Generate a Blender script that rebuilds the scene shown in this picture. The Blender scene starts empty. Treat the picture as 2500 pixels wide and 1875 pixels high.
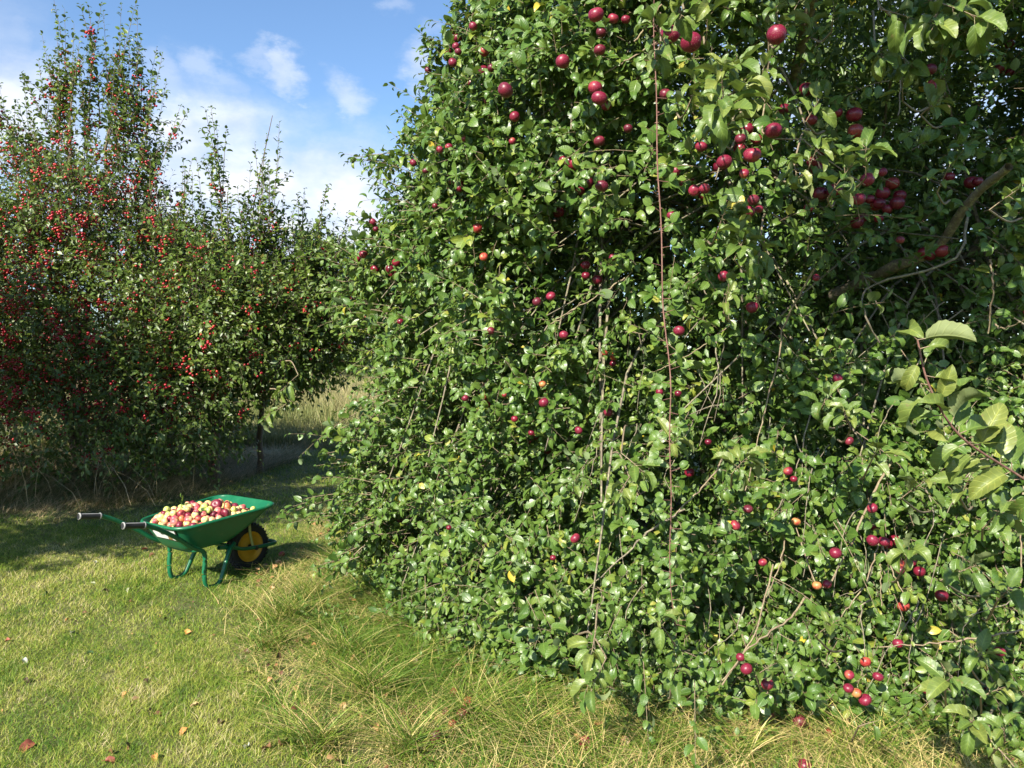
import bpy, math, random
import numpy as np
from math import radians, sin, cos, pi
rng = np.random.default_rng(7)
random.seed(7)
scene = bpy.context.scene
COL = scene.collection

# ------------------------------------------------------------------ camera
F = 1888.0; TH = radians(1.745); CAMZ = 1.6
cam = bpy.data.cameras.new("camera"); camo = bpy.data.objects.new("camera", cam); COL.objects.link(camo)
cam.sensor_fit = 'HORIZONTAL'; cam.sensor_width = 36.0; cam.lens = 36.0 * F / 2500.0
cam.clip_start = 0.05; cam.clip_end = 3000
camo.location = (0, 0, CAMZ); camo.rotation_euler = (pi / 2 - TH, 0, 0)
scene.camera = camo

# ------------------------------------------------------------------ light
ELEV = radians(36); AZ = np.array([-0.52, -0.854])
AZ = AZ / np.linalg.norm(AZ)
SUN = np.array([AZ[0] * cos(ELEV), AZ[1] * cos(ELEV), sin(ELEV)])
sl = bpy.data.lights.new("sun", 'SUN'); sl.energy = 5.0; sl.angle = radians(0.5); sl.color = (1.0, 0.94, 0.80)
so = bpy.data.objects.new("sun", sl); COL.objects.link(so)
from mathutils import Vector
so.rotation_euler = Vector(SUN).to_track_quat('Z', 'Y').to_euler(); so.location = (-6, -10, 12)
scene.view_settings.view_transform = 'Standard'; scene.view_settings.look = 'None'
scene.view_settings.gamma = 1; scene.view_settings.use_curve_mapping = False
scene.view_settings.exposure = 1.2
scene.cycles.max_bounces = 6; scene.cycles.diffuse_bounces = 3; scene.cycles.glossy_bounces = 2
scene.cycles.transmission_bounces = 4; scene.cycles.transparent_max_bounces = 4
scene.cycles.use_denoising = True; scene.cycles.caustics_reflective = False; scene.cycles.caustics_refractive = False

def ray(px, py):
    xc = (px - 1250) / F; yc = -(py - 937.5) / F
    return np.array([xc, yc * sin(TH) + cos(TH), yc * cos(TH) - sin(TH)])
def at(px, py, d):                       # a point seen at photo pixel (2500 px wide) at depth d
    r = ray(px, py); return np.array([0, 0, CAMZ]) + r / r[1] * d
def project(P):
    P = np.asarray(P, float); y = P[..., 1]; z = P[..., 2] - CAMZ
    f = y * cos(TH) - z * sin(TH); u = y * sin(TH) + z * cos(TH)
    return 1250 + F * P[..., 0] / f, 937.5 - F * u / f

# ------------------------------------------------------------------ sky
W = bpy.data.worlds.new("World"); scene.world = W; W.use_nodes = True
nt = W.node_tree; nt.nodes.clear()
def N(t, **k):
    n = nt.nodes.new(t)
    for a, v in k.items(): setattr(n, a, v)
    return n
out = N('ShaderNodeOutputWorld'); bg = N('ShaderNodeBackground'); sky = N('ShaderNodeTexSky', sky_type='NISHITA')
sky.sun_disc = False; sky.sun_elevation = ELEV; sky.sun_rotation = math.atan2(AZ[0], AZ[1]) % (2 * pi)
sky.air_density = 1.0; sky.dust_density = 0.5; sky.ozone_density = 3.5; sky.altitude = 50
bg.inputs['Strength'].default_value = 0.08
tc = N('ShaderNodeTexCoord'); nz = N('ShaderNodeTexNoise'); nz.inputs['Scale'].default_value = 9; nz.inputs['Detail'].default_value = 8
nz.inputs['Roughness'].default_value = 0.62
mpn = N('ShaderNodeMapping'); mpn.inputs['Scale'].default_value = (1, 1, 1.8)
nt.links.new(tc.outputs['Generated'], mpn.inputs['Vector']); nt.links.new(mpn.outputs[0], nz.inputs['Vector'])
# warped direction
sub = N('ShaderNodeVectorMath', operation='SUBTRACT'); sub.inputs[1].default_value = (.5, .5, .5)
nt.links.new(nz.outputs['Color'], sub.inputs[0])
scl = N('ShaderNodeVectorMath', operation='SCALE'); scl.inputs['Scale'].default_value = 0.14
nt.links.new(sub.outputs[0], scl.inputs[0])
wd = N('ShaderNodeVectorMath', operation='ADD'); nt.links.new(tc.outputs['Generated'], wd.inputs[0]); nt.links.new(scl.outputs[0], wd.inputs[1])
clouds = [(640, 140, .026, .3), (700, 165, .034, .5), (850, 232, .04, .45), (1030, 150, .04, .45), (930, 25, .03, .2), (420, 215, .05, .35),
          (540, 200, .035, .3), (520, 430, .13, .95), (640, 460, .12, 1.0), (755, 430, .085, .9), (430, 370, .09, .9), (300, 340, .09, .6), (20, 300, .12, .85), (130, 370, .12, .75),
          (620, 560, .2, 1.0), (850, 560, .17, 1.0), (400, 520, .2, .9), (800, 700, .2, .7), (20, 95, .05, .3), (1500, 200, .2, .6), (2100, 300, .3, .7), (-500, 300, .3, .8)]
acc = None
for (px, py, rad, am) in clouds:
    d = ray(px, py); d = d / np.linalg.norm(d)
    dn = N('ShaderNodeVectorMath', operation='DISTANCE'); nt.links.new(wd.outputs[0], dn.inputs[0]); dn.inputs[1].default_value = tuple(d)
    mr = N('ShaderNodeMapRange', interpolation_type='SMOOTHSTEP'); nt.links.new(dn.outputs['Value'], mr.inputs['Value'])
    mr.inputs['From Min'].default_value = rad * .95; mr.inputs['From Max'].default_value = rad * 0.2
    mr.inputs['To Min'].default_value = 0; mr.inputs['To Max'].default_value = am
    if acc is None: acc = mr.outputs[0]
    else:
        mx = N('ShaderNodeMath', operation='MAXIMUM'); nt.links.new(acc, mx.inputs[0]); nt.links.new(mr.outputs[0], mx.inputs[1]); acc = mx.outputs[0]
nz2 = N('ShaderNodeTexNoise'); nz2.inputs['Scale'].default_value = 14; nz2.inputs['Detail'].default_value = 6
nt.links.new(mpn.outputs[0], nz2.inputs['Vector'])
m1 = N('ShaderNodeMapRange'); nt.links.new(nz2.outputs['Fac'], m1.inputs['Value']); m1.inputs['From Min'].default_value = .25; m1.inputs['From Max'].default_value = .6
m1.inputs['To Min'].default_value = .6; m1.inputs['To Max'].default_value = 1
mu = N('ShaderNodeMath', operation='MULTIPLY'); nt.links.new(acc, mu.inputs[0]); nt.links.new(m1.outputs[0], mu.inputs[1])
mixc = N('ShaderNodeMix', data_type='RGBA'); nt.links.new(mu.outputs[0], mixc.inputs['Factor'])
tint = N('ShaderNodeMix', data_type='RGBA', blend_type='MULTIPLY'); tint.inputs['Factor'].default_value = 1; tint.inputs['B'].default_value = (1.1, 1.19, 1.24, 1)
nt.links.new(sky.outputs[0], tint.inputs['A']); nt.links.new(tint.outputs['Result'], mixc.inputs['A'])
cr = N('ShaderNodeValToRGB'); nt.links.new(nz2.outputs['Fac'], cr.inputs[0])
cr.color_ramp.elements[0].position = .3; cr.color_ramp.elements[0].color = (4.3, 4.7, 5.7, 1)
cr.color_ramp.elements[1].position = .65; cr.color_ramp.elements[1].color = (6.2, 6.4, 6.8, 1)
nt.links.new(cr.outputs[0], mixc.inputs['B'])
nt.links.new(mixc.outputs['Result'], bg.inputs['Color']); nt.links.new(bg.outputs[0], out.inputs[0])

# ------------------------------------------------------------------ helpers
def nrm(v): return v / np.maximum(np.linalg.norm(v, axis=-1, keepdims=True), 1e-9)
def tag(o, label=None, cat=None, group=None, kind=None):
    if label: o['label'] = label
    if cat: o['category'] = cat
    if group: o['group'] = group
    if kind: o['kind'] = kind
    return o
def empty(name, loc=(0, 0, 0), rz=0, parent=None):
    o = bpy.data.objects.new(name, None); COL.objects.link(o); o.location = loc; o.rotation_euler = (0, 0, rz); o.empty_display_size = .1
    if parent: o.parent = parent
    return o

class Acc:
    def __init__(s): s.V = []; s.Q = []; s.T = []; s.A = []; s.MQ = []; s.MT = []; s.n = 0
    def add(s, V, Q=None, T=None, A=None, mat=0):
        V = np.asarray(V, float).reshape(-1, 3)
        s.V.append(V)
        if Q is not None and len(Q): Q = np.asarray(Q, int).reshape(-1, 4); s.Q.append(Q + s.n); s.MQ.append(np.full(len(Q), mat))
        if T is not None and len(T): T = np.asarray(T, int).reshape(-1, 3); s.T.append(T + s.n); s.MT.append(np.full(len(T), mat))
        if A is None: A = np.zeros((len(V), 3))
        s.A.append(np.asarray(A, float).reshape(-1, 3)); s.n += len(V)
    def mesh(s, name, mats, smooth=True):
        me = bpy.data.meshes.new(name)
        V = np.concatenate(s.V) if s.V else np.zeros((0, 3)); A = np.concatenate(s.A)
        Q = np.concatenate(s.Q) if s.Q else np.zeros((0, 4), int); T = np.concatenate(s.T) if s.T else np.zeros((0, 3), int)
        MI = np.concatenate(s.MQ + s.MT) if (s.MQ or s.MT) else np.zeros(0, int)
        me.vertices.add(len(V)); me.vertices.foreach_set('co', V.astype(np.float32).ravel())
        L = np.concatenate([Q.ravel(), T.ravel()]); me.loops.add(len(L)); me.loops.foreach_set('vertex_index', L.astype(np.int32))
        ls = np.concatenate([np.arange(len(Q)) * 4, len(Q) * 4 + np.arange(len(T)) * 3])
        me.polygons.add(len(ls)); me.polygons.foreach_set('loop_start', ls.astype(np.int32))
        try: me.polygons.foreach_set('loop_total', np.concatenate([np.full(len(Q), 4), np.full(len(T), 3)]).astype(np.int32))
        except Exception: pass
        me.polygons.foreach_set('material_index', MI.astype(np.int32))
        me.polygons.foreach_set('use_smooth', np.full(len(ls), smooth))
        for i, nm in enumerate(('rnd', 'lt', 'ls')):
            a = me.attributes.new(nm, 'FLOAT', 'POINT'); a.data.foreach_set('value', A[:, i].astype(np.float32))
        for m in (mats if isinstance(mats, (list, tuple)) else [mats]): me.materials.append(m)
        me.update(calc_edges=True); me.validate()
        return me
    def build(s, name, mats, parent=None, smooth=True, origin=None):
        if origin is not None:
            s.V = [v - np.asarray(origin, float) for v in s.V]
        me = s.mesh(name, mats, smooth)
        o = bpy.data.objects.new(name, me); COL.objects.link(o)
        if origin is not None: o.location = tuple(origin)
        if parent is not None:
            o.parent = parent
            if origin is not None: o.location = tuple(np.asarray(origin, float) - np.array(parent.location))
            elif parent.rotation_euler.z == 0 and s.world: o.location = tuple(-np.array(parent.location))
        return o
    world = True      # parts of unrotated things are given in world coordinates

# ------------------------------------------------------------------ materials
def newmat(name):
    m = bpy.data.materials.new(name); m.use_nodes = True; t = m.node_tree; b = t.nodes['Principled BSDF']
    return m, t, b
def ramp(t, pts, src=None):
    r = t.nodes.new('ShaderNodeValToRGB'); e = r.color_ramp.elements
    while len(e) < len(pts): e.new(0.5)
    for i, (p, c) in enumerate(pts): e[i].position = p; e[i].color = (*c, 1)
    if src: t.links.new(src, r.inputs[0])
    return r
def attr(t, n):
    a = t.nodes.new('ShaderNodeAttribute'); a.attribute_name = n; return a
def mixrgb(t, fac, a, b, mode='MIX'):
    m = t.nodes.new('ShaderNodeMix'); m.data_type = 'RGBA'; m.blend_type = mode
    for inp, v in (('Factor', fac), ('A', a), ('B', b)):
        s = m.inputs[inp]
        if isinstance(v, (int, float)): s.default_value = v
        elif isinstance(v, tuple): s.default_value = (*v, 1)
        else: t.links.new(v, s)
    return m.outputs['Result']
def noise(t, scale, detail=3, rough=.5, coord='Object', vec=None):
    c = t.nodes.new('ShaderNodeTexCoord'); n = t.nodes.new('ShaderNodeTexNoise')
    n.inputs['Scale'].default_value = scale; n.inputs['Detail'].default_value = detail; n.inputs['Roughness'].default_value = rough
    t.links.new(vec if vec else c.outputs[coord], n.inputs['Vector']); return n
def rng_map(t, src, a, b, c, d, smooth=False):
    m = t.nodes.new('ShaderNodeMapRange'); t.links.new(src, m.inputs['Value'])
    if smooth: m.interpolation_type = 'SMOOTHSTEP'
    for k, v in zip(('From Min', 'From Max', 'To Min', 'To Max'), (a, b, c, d)): m.inputs[k].default_value = v
    return m.outputs[0]
def math_(t, op, a, b=0.0):
    m = t.nodes.new('ShaderNodeMath'); m.operation = op
    for i, v in enumerate((a, b)):
        if isinstance(v, (int, float)): m.inputs[i].default_value = v
        else: t.links.new(v, m.inputs[i])
    return m.outputs[0]

def leaf_mat(name, pts, under, rough=.42, trans=.22, veins=True, spots=.35, tcol=(.22, .33, .04)):
    m, t, b = newmat(name)
    r = ramp(t, pts, attr(t, 'rnd').outputs['Fac'])
    c = r.outputs[0]
    n1 = noise(t, 55, 3, .6)
    c = mixrgb(t, rng_map(t, n1.outputs['Fac'], .35, .7, 0, .45), c, mixrgb(t, 1.0, c, (1.55, 1.4, 1.2), 'MULTIPLY'))
    if spots:
        n2 = noise(t, 130, 2, .5)
        c = mixrgb(t, rng_map(t, n2.outputs['Fac'], .66, .72, 0, spots, True), c, (.16, .11, .045))
        n3 = noise(t, 34, 4, .65)
        c = mixrgb(t, rng_map(t, n3.outputs['Fac'], .64, .7, 0, spots * 1.3, True), c, (.20, .15, .06))
    if veins:
        s = attr(t, 'ls').outputs['Fac']; l = attr(t, 'lt').outputs['Fac']
        ab = math_(t, 'ABSOLUTE', s)
        mid = rng_map(t, ab, 0.0, .13, 1, 0, True)
        w = math_(t, 'SINE', math_(t, 'MULTIPLY', math_(t, 'SUBTRACT', l, math_(t, 'MULTIPLY', ab, .16)), 44.0))
        sv = rng_map(t, w, .72, 1.0, 0, .38, True)
        vm = math_(t, 'MAXIMUM', math_(t, 'MULTIPLY', mid, .7), sv)
        c = mixrgb(t, vm, c, mixrgb(t, 1.0, c, (1.9, 1.75, 1.7), 'MULTIPLY'))
        bp = t.nodes.new('ShaderNodeBump'); bp.inputs['Strength'].default_value = .35; bp.inputs['Distance'].default_value = .004
        bp.invert = True
        t.links.new(vm, bp.inputs['Height']); t.links.new(bp.outputs[0], b.inputs['Normal'])
    g = t.nodes.new('ShaderNodeNewGeometry')
    un = mixrgb(t, .4, under, c)
    cc = mixrgb(t, g.outputs['Backfacing'], c, un)
    t.links.new(cc, b.inputs['Base Color'])
    t.links.new(rng_map(t, g.outputs['Backfacing'], 0, 1, rough, .75), b.inputs['Roughness'])
    b.inputs['Specular IOR Level'].default_value = .5
    tr = t.nodes.new('ShaderNodeBsdfTranslucent'); t.links.new(mixrgb(t, .5, c, tcol), tr.inputs['Color'])
    mx = t.nodes.new('ShaderNodeMixShader'); mx.inputs[0].default_value = trans
    t.links.new(b.outputs[0], mx.inputs[1]); t.links.new(tr.outputs[0], mx.inputs[2])
    t.links.new(mx.outputs[0], t.nodes['Material Output'].inputs['Surface'])
    return m
M = {}
M['apple_leaf'] = leaf_mat('apple_leaf', [(0, (.038, .082, .012)), (.3, (.058, .118, .020)), (.7, (.096, .16, .030)), (.93, (.19, .23, .035)), (.975, (.23, .24, .05)), (.99, (.42, .34, .04))],
                           (.17, .22, .12), rough=.36)
M['big_leaf'] = leaf_mat('big_leaf', [(0, (.05, .10, .02)), (.5, (.095, .15, .03)), (.9, (.16, .19, .045))], (.22, .25, .12), spots=.45)
M['crab_leaf'] = leaf_mat('crab_leaf', [(0, (.035, .068, .012)), (.5, (.078, .132, .02)), (.85, (.135, .185, .03)), (.97, (.2, .18, .04))], (.13, .17, .08), veins=False)
M['far_leaf'] = leaf_mat('far_leaf', [(0, (.035, .07, .025)), (.5, (.06, .10, .03)), (1, (.10, .13, .05))], (.11, .14, .08), veins=False, spots=0, rough=.6)
M['far_pale_leaf'] = leaf_mat('far_pale_leaf', [(0, (.10, .13, .08)), (.5, (.14, .17, .11)), (1, (.19, .21, .14))], (.2, .22, .16), veins=False, spots=0, rough=.6)
M['weed_leaf'] = leaf_mat('weed_leaf', [(0, (.055, .11, .018)), (.6, (.085, .15, .024)), (1, (.13, .18, .035))], (.14, .18, .08), spots=.2)

def bark_mat(name, c1, c2, lich=(.33, .33, .16), lam=.35, sc=30):
    m, t, b = newmat(name)
    n = noise(t, sc, 5, .65); r = ramp(t, [(.3, c1), (.7, c2)], n.outputs['Fac'])
    n2 = noise(t, sc * 1.6, 3, .6)
    c = mixrgb(t, rng_map(t, n2.outputs['Fac'], .53, .63, 0, lam, True), r.outputs[0], lich)
    t.links.new(c, b.inputs['Base Color']); b.inputs['Roughness'].default_value = .85
    bp = t.nodes.new('ShaderNodeBump'); bp.inputs['Strength'].default_value = .6; bp.inputs['Distance'].default_value = .004
    t.links.new(n.outputs['Fac'], bp.inputs['Height']); t.links.new(bp.outputs[0], b.inputs['Normal'])
    return m
M['bark'] = bark_mat('apple_bark', (.10, .08, .055), (.24, .20, .145), lam=.6)
M['twig'] = bark_mat('twig_bark', (.15, .10, .065), (.28, .21, .135), (.34, .34, .17), .6, 60)
M['crab_twig'] = bark_mat('crab_twig', (.09, .055, .04), (.18, .13, .09), (.25, .24, .14), .4, 50)
M['cane'] = bark_mat('cane_red', (.15, .06, .05), (.24, .13, .10), (.3, .2, .14), .3, 40)

def grass_mat(name, pts, trans=.2, rough=.55):
    m, t, b = newmat(name)
    r = ramp(t, pts, attr(t, 'rnd').outputs['Fac']); c = r.outputs[0]
    t.links.new(c, b.inputs['Base Color']); b.inputs['Roughness'].default_value = rough; b.inputs['Specular IOR Level'].default_value = .35
    tr = t.nodes.new('ShaderNodeBsdfTranslucent'); t.links.new(c, tr.inputs['Color'])
    mx = t.nodes.new('ShaderNodeMixShader'); mx.inputs[0].default_value = trans
    t.links.new(b.outputs[0], mx.inputs[1]); t.links.new(tr.outputs[0], mx.inputs[2])
    t.links.new(mx.outputs[0], t.nodes['Material Output'].inputs['Surface'])
    return m
M['lawn'] = grass_mat('lawn_grass', [(0, (.05, .12, .008)), (.25, (.135, .235, .018)), (.5, (.265, .325, .034)), (.72, (.42, .40, .085)), (.86, (.55, .47, .2)), (1, (.62, .52, .3))])
M['long'] = grass_mat('long_grass', [(0, (.045, .115, .012)), (.35, (.12, .21, .022)), (.55, (.26, .31, .045)), (.68, (.52, .44, .14)), (.85, (.66, .53, .24)), (1, (.45, .28, .12))])
M['dry'] = grass_mat('dry_grass', [(0, (.07, .13, .03)), (.3, (.14, .18, .045)), (.5, (.30, .23, .10)), (.75, (.46, .34, .17)), (1, (.6, .45, .27))])
M['meadow'] = grass_mat('meadow_grass', [(0, (.12, .15, .04)), (.4, (.24, .24, .08)), (.7, (.38, .31, .15)), (1, (.46, .37, .2))])

m, t, b = newmat('ground'); n = noise(t, .9, 6, .6); n2 = noise(t, 25, 5, .7)
r = ramp(t, [(.3, (.07, .10, .02)), (.55, (.13, .14, .035)), (.75, (.2, .17, .07))], n.outputs['Fac'])
c = mixrgb(t, rng_map(t, n2.outputs['Fac'], .4, .65, 0, .7), r.outputs[0], (.075, .06, .03))
t.links.new(c, b.inputs['Base Color']); b.inputs['Roughness'].default_value = .95
bp = t.nodes.new('ShaderNodeBump'); bp.inputs['Distance'].default_value = .02; t.links.new(n2.outputs['Fac'], bp.inputs['Height']); t.links.new(bp.outputs[0], b.inputs['Normal'])
M['ground'] = m

def apple_mat(name, red, mid, pale, bias, rough=.4, spec=.45):
    # blush driven by noise on the fruit, height on the fruit and per-fruit random
    m, t, b = newmat(name)
    oi = t.nodes.new('ShaderNodeObjectInfo'); tc = t.nodes.new('ShaderNodeTexCoord')
    av = t.nodes.new('ShaderNodeVectorMath'); av.operation = 'ADD'; t.links.new(tc.outputs['Object'], av.inputs[0])
    cb = t.nodes.new('ShaderNodeCombineXYZ')
    for i in range(3): t.links.new(math_(t, 'MULTIPLY', oi.outputs['Random'], 3.1 * (i + 1)), cb.inputs[i])
    t.links.new(cb.outputs[0], av.inputs[1])
    n = noise(t, 22, 2, .5, vec=av.outputs[0])
    f = math_(t, 'ADD', n.outputs['Fac'], math_(t, 'ADD', math_(t, 'MULTIPLY', oi.outputs['Random'], .3), bias - .15))
    r = ramp(t, [(.33, pale), (.5, mid), (.66, red)], f)
    n2 = noise(t, 420, 1, .5, vec=av.outputs[0])
    c = mixrgb(t, rng_map(t, n2.outputs['Fac'], .66, .72, 0, .5), r.outputs[0], (.55, .4, .25))
    t.links.new(c, b.inputs['Base Color']); b.inputs['Roughness'].default_value = rough; b.inputs['Specular IOR Level'].default_value = spec
    return m
M['ap_red'] = apple_mat('apple_crimson', (.16, .008, .03), (.235, .016, .04), (.36, .09, .05), .16)
M['ap_orange'] = apple_mat('apple_orange_red', (.25, .014, .02), (.34, .04, .03), (.44, .2, .07), .02)
M['ap_dark'] = apple_mat('apple_dark_purple', (.10, .008, .022), (.16, .012, .03), (.24, .03, .05), .15)
M['ap_pink'] = apple_mat('apple_pink_cream', (.5, .06, .09), (.6, .22, .16), (.68, .52, .22), 0, .4)
M['ap_yellow'] = apple_mat('apple_yellow_blush', (.58, .16, .07), (.66, .40, .15), (.68, .58, .22), -.05, .4)
M['ap_green'] = apple_mat('apple_yellow_green', (.58, .42, .14), (.58, .56, .16), (.5, .56, .14), -.1, .4)
m, t, b = newmat('crab_fruit'); r = ramp(t, [(0, (.24, .008, .018)), (.6, (.38, .015, .028)), (1, (.5, .05, .03))], attr(t, 'rnd').outputs['Fac'])
t.links.new(r.outputs[0], b.inputs['Base Color']); b.inputs['Roughness'].default_value = .25; M['crab'] = m
m, t, b = newmat('apple_far'); r = ramp(t, [(0, (.09, .006, .018)), (.6, (.2, .012, .03)), (1, (.38, .1, .04))], attr(t, 'rnd').outputs['Fac'])
t.links.new(r.outputs[0], b.inputs['Base Color']); b.inputs['Roughness'].default_value = .3; M['apple_rest'] = m

def simple(name, col, rough=.5, metal=0, var=.25, sc=20, bump=0):
    m, t, b = newmat(name); n = noise(t, sc, 5, .6)
    c = mixrgb(t, rng_map(t, n.outputs['Fac'], .3, .75, 0, 1), tuple(x * (1 - var) for x in col), tuple(min(1, x * (1 + var)) for x in col))
    t.links.new(c, b.inputs['Base Color']); b.inputs['Roughness'].default_value = rough; b.inputs['Metallic'].default_value = metal
    t.links.new(rng_map(t, n.outputs['Fac'], .3, .7, rough * .8, min(1, rough * 1.25)), b.inputs['Roughness'])
    if bump:
        bp = t.nodes.new('ShaderNodeBump'); bp.inputs['Distance'].default_value = bump; t.links.new(n.outputs['Fac'], bp.inputs['Height']); t.links.new(bp.outputs[0], b.inputs['Normal'])
    return m
M['green_plastic'] = simple('green_tray', (.006, .112, .048), .38, 0, .12, 14)
# scuffs of dried mud on the tray
t = M['green_plastic'].node_tree; b = t.nodes['Principled BSDF']; src = b.inputs['Base Color'].links[0].from_socket
n = noise(t, 9, 8, .75); c = mixrgb(t, rng_map(t, n.outputs['Fac'], .6, .72, 0, .5), src, (.16, .2, .11)); t.links.new(c, b.inputs['Base Color'])
M['green_metal'] = simple('green_painted_tube', (.008, .115, .047), .35, 0, .15, 25)
M['rubber'] = simple('rubber', (.018, .018, .018), .8, 0, .35, 40, .002)
M['wheel_rim'] = simple('yellow_rim', (.62, .31, .02), .45, 0, .15, 15)
M['hub'] = simple('black_hub', (.02, .02, .02), .5)
M['grip_black'] = simple('grip_black', (.02, .02, .022), .5)
M['grip_white'] = simple('grip_white', (.32, .31, .30), .6, 0, .08)
M['strut'] = simple('pale_strut', (.36, .37, .14), .45, 0, .15)
M['sticker'] = simple('sticker_white', (.72, .72, .70), .45, 0, .05)
M['sticker_dark'] = simple('sticker_dark', (.05, .04, .035), .5)
M['sticker_brown'] = simple('sticker_brown', (.26, .17, .07), .5)

# ------------------------------------------------------------------ ground
_ph = rng.uniform(0, 6.28, (12,)); _kx = rng.normal(0, 1.6, (12,)); _ky = rng.normal(0, 1.6, (12,))
def fnoise(x, y, s=1.0, o=0):
    v = 0
    for i in range(8): v = v + np.sin(x * _kx[(i + o) % 12] * s + y * _ky[(i * 5 + o) % 12] * s + _ph[(i + 2 * o) % 12])
    return v / 4.0
def gz(x, y):
    return .018 * fnoise(x, y, .9) + .006 * fnoise(x, y, 4, 3)
def axis_pts(lo, hi, step, far):
    a = list(np.arange(lo, hi + step / 2, step)); s = step; v = hi; w = lo; up = []; dn = []
    while v < far: s *= 1.25; v += s; w -= s; up.append(v); dn.append(w)
    return np.array(dn[::-1] + a + up)
xs = axis_pts(-9, 6, .12, 900); ys = axis_pts(-2, 15, .12, 900)
X, Y = np.meshgrid(xs, ys); Z = gz(X, Y); far = np.clip((np.hypot(X, Y - 6) - 16) / 20, 0, 1); Z = Z * (1 - far)
nx, ny = len(xs), len(ys); idx = np.arange(nx * ny).reshape(ny, nx)
Q = np.stack([idx[:-1, :-1], idx[:-1, 1:], idx[1:, 1:], idx[1:, :-1]], -1).reshape(-1, 4)
a = Acc(); a.add(np.stack([X, Y, Z], -1).reshape(-1, 3), Q); a.build('ground', M['ground']); tag(bpy.data.objects['ground'], kind='structure')

# ------------------------------------------------------------------ vectorised plant builders
def leaf_template(curl, fold, hi=True, wave=0, nt=5, wid=.5):
    if not hi:
        V = np.array([[0, 0, 0], [-wid / 2, .45, fold], [0, .45, -.02], [wid / 2, .45, fold], [0, 1, 0]], float)
        V[:, 2] -= curl * V[:, 1] ** 2
        return V, np.zeros((0, 4), int), np.array([[0, 2, 1], [0, 3, 2], [3, 4, 2], [2, 4, 1]]), V[:, 1].copy(), V[:, 0] / (wid / 2)
    ts = np.linspace(0, 1, nt + 2)[1:-1]
    V = [[0, 0, 0]]; S = [0]
    for i, tt in enumerate(ts):
        hw = wid / 2 * (sin(pi * tt ** .82) ** .75) * ((1.035 if i % 2 else .965) if nt > 12 else 1)
        for s in (-1, -.5, 0, .5, 1) if nt > 5 else (-1, 0, 1):
            V.append([s * hw, tt, abs(s) * fold * hw * 2 + (wave * sin(tt * 17 + s * 2) * abs(s))]); S.append(s)
    V.append([0, 1, 0]); S.append(0); V = np.array(V, float); k = 5 if nt > 5 else 3
    V0 = V.copy(); ang = curl * V0[:, 1] * 2.0
    # bend along an arc
    if abs(curl) > 1e-4:
        R = 1 / (curl * 2.0); y = V0[:, 1]; z = V0[:, 2]
        V[:, 1] = (R + z) * np.sin(ang); V[:, 2] = (R + z) * np.cos(ang) - R
    T = []; Qd = []
    for j in range(k - 1): T.append([0, 2 + j, 1 + j])
    for i in range(nt - 1):
        for j in range(k - 1):
            p = 1 + i * k + j; Qd.append([p, p + 1, p + 1 + k, p + k])
    last = 1 + (nt - 1) * k; tip = 1 + nt * k
    for j in range(k - 1): T.append([last + j, last + j + 1, tip])
    return V, np.array(Qd), np.array(T), V0[:, 1].copy(), np.array(S, float)
HI = [leaf_template(c, f, True, w, 4, wd) for c, f, w, wd in ((.45, .18, .01, .56), (.75, .25, .015, .52), (.2, .1, .01, .66), (1.0, .3, .02, .5), (.55, .05, .02, .62), (-.15, .22, .01, .6))]
LO = [leaf_template(c, f, False, 0, 0, wd) for c, f, wd in ((.25, .06, .5), (.4, .1, .45), (.1, .04, .58), (.5, .02, .5))]
BIG = [leaf_template(c, f, True, w, 19, wd) for c, f, w, wd in ((.55, .3, .018, .46), (.9, .35, .022, .42), (.35, .25, .02, .5), (1.2, .35, .02, .44), (.7, .5, .03, .46), (.15, .4, .025, .48))]

THIN = [False]
def place_leaves(acc, base, d, n, L, wr, rnd, templates, mat=0):
    if len(base) == 0: return
    if THIN[0] and len(base) > 3:
        k_ = thin_front(base, nrm(d), L); base, d, n, L, rnd = base[k_], d[k_], n[k_], L[k_], rnd[k_]
        if len(base) == 0: return
        if hasattr(wr, '__len__'): wr = wr[k_]
    Yv = nrm(d); Xv = nrm(np.cross(Yv, n)); Zv = np.cross(Xv, Yv)
    which = rng.integers(0, len(templates), len(base))
    for k, (V, Qd, T, lt, ls) in enumerate(templates):
        i = np.where(which == k)[0]
        if not len(i): continue
        Ls = L[i][:, None, None]; W_ = (wr[i] if hasattr(wr, '__len__') else np.full(len(i), wr))[:, None, None]
        P = base[i][:, None, :] + Ls * (V[None, :, 0:1] * W_ * Xv[i][:, None, :] + V[None, :, 1:2] * Yv[i][:, None, :] + V[None, :, 2:3] * Zv[i][:, None, :])
        nv = len(V); off = (np.arange(len(i)) * nv)[:, None, None]
        A = np.zeros((len(i), nv, 3)); A[:, :, 0] = rnd[i][:, None]; A[:, :, 1] = lt; A[:, :, 2] = ls
        acc.add(P.reshape(-1, 3), (Qd[None] + off).reshape(-1, 4) if len(Qd) else None, (T[None] + off).reshape(-1, 3), A.reshape(-1, 3), mat)

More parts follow.
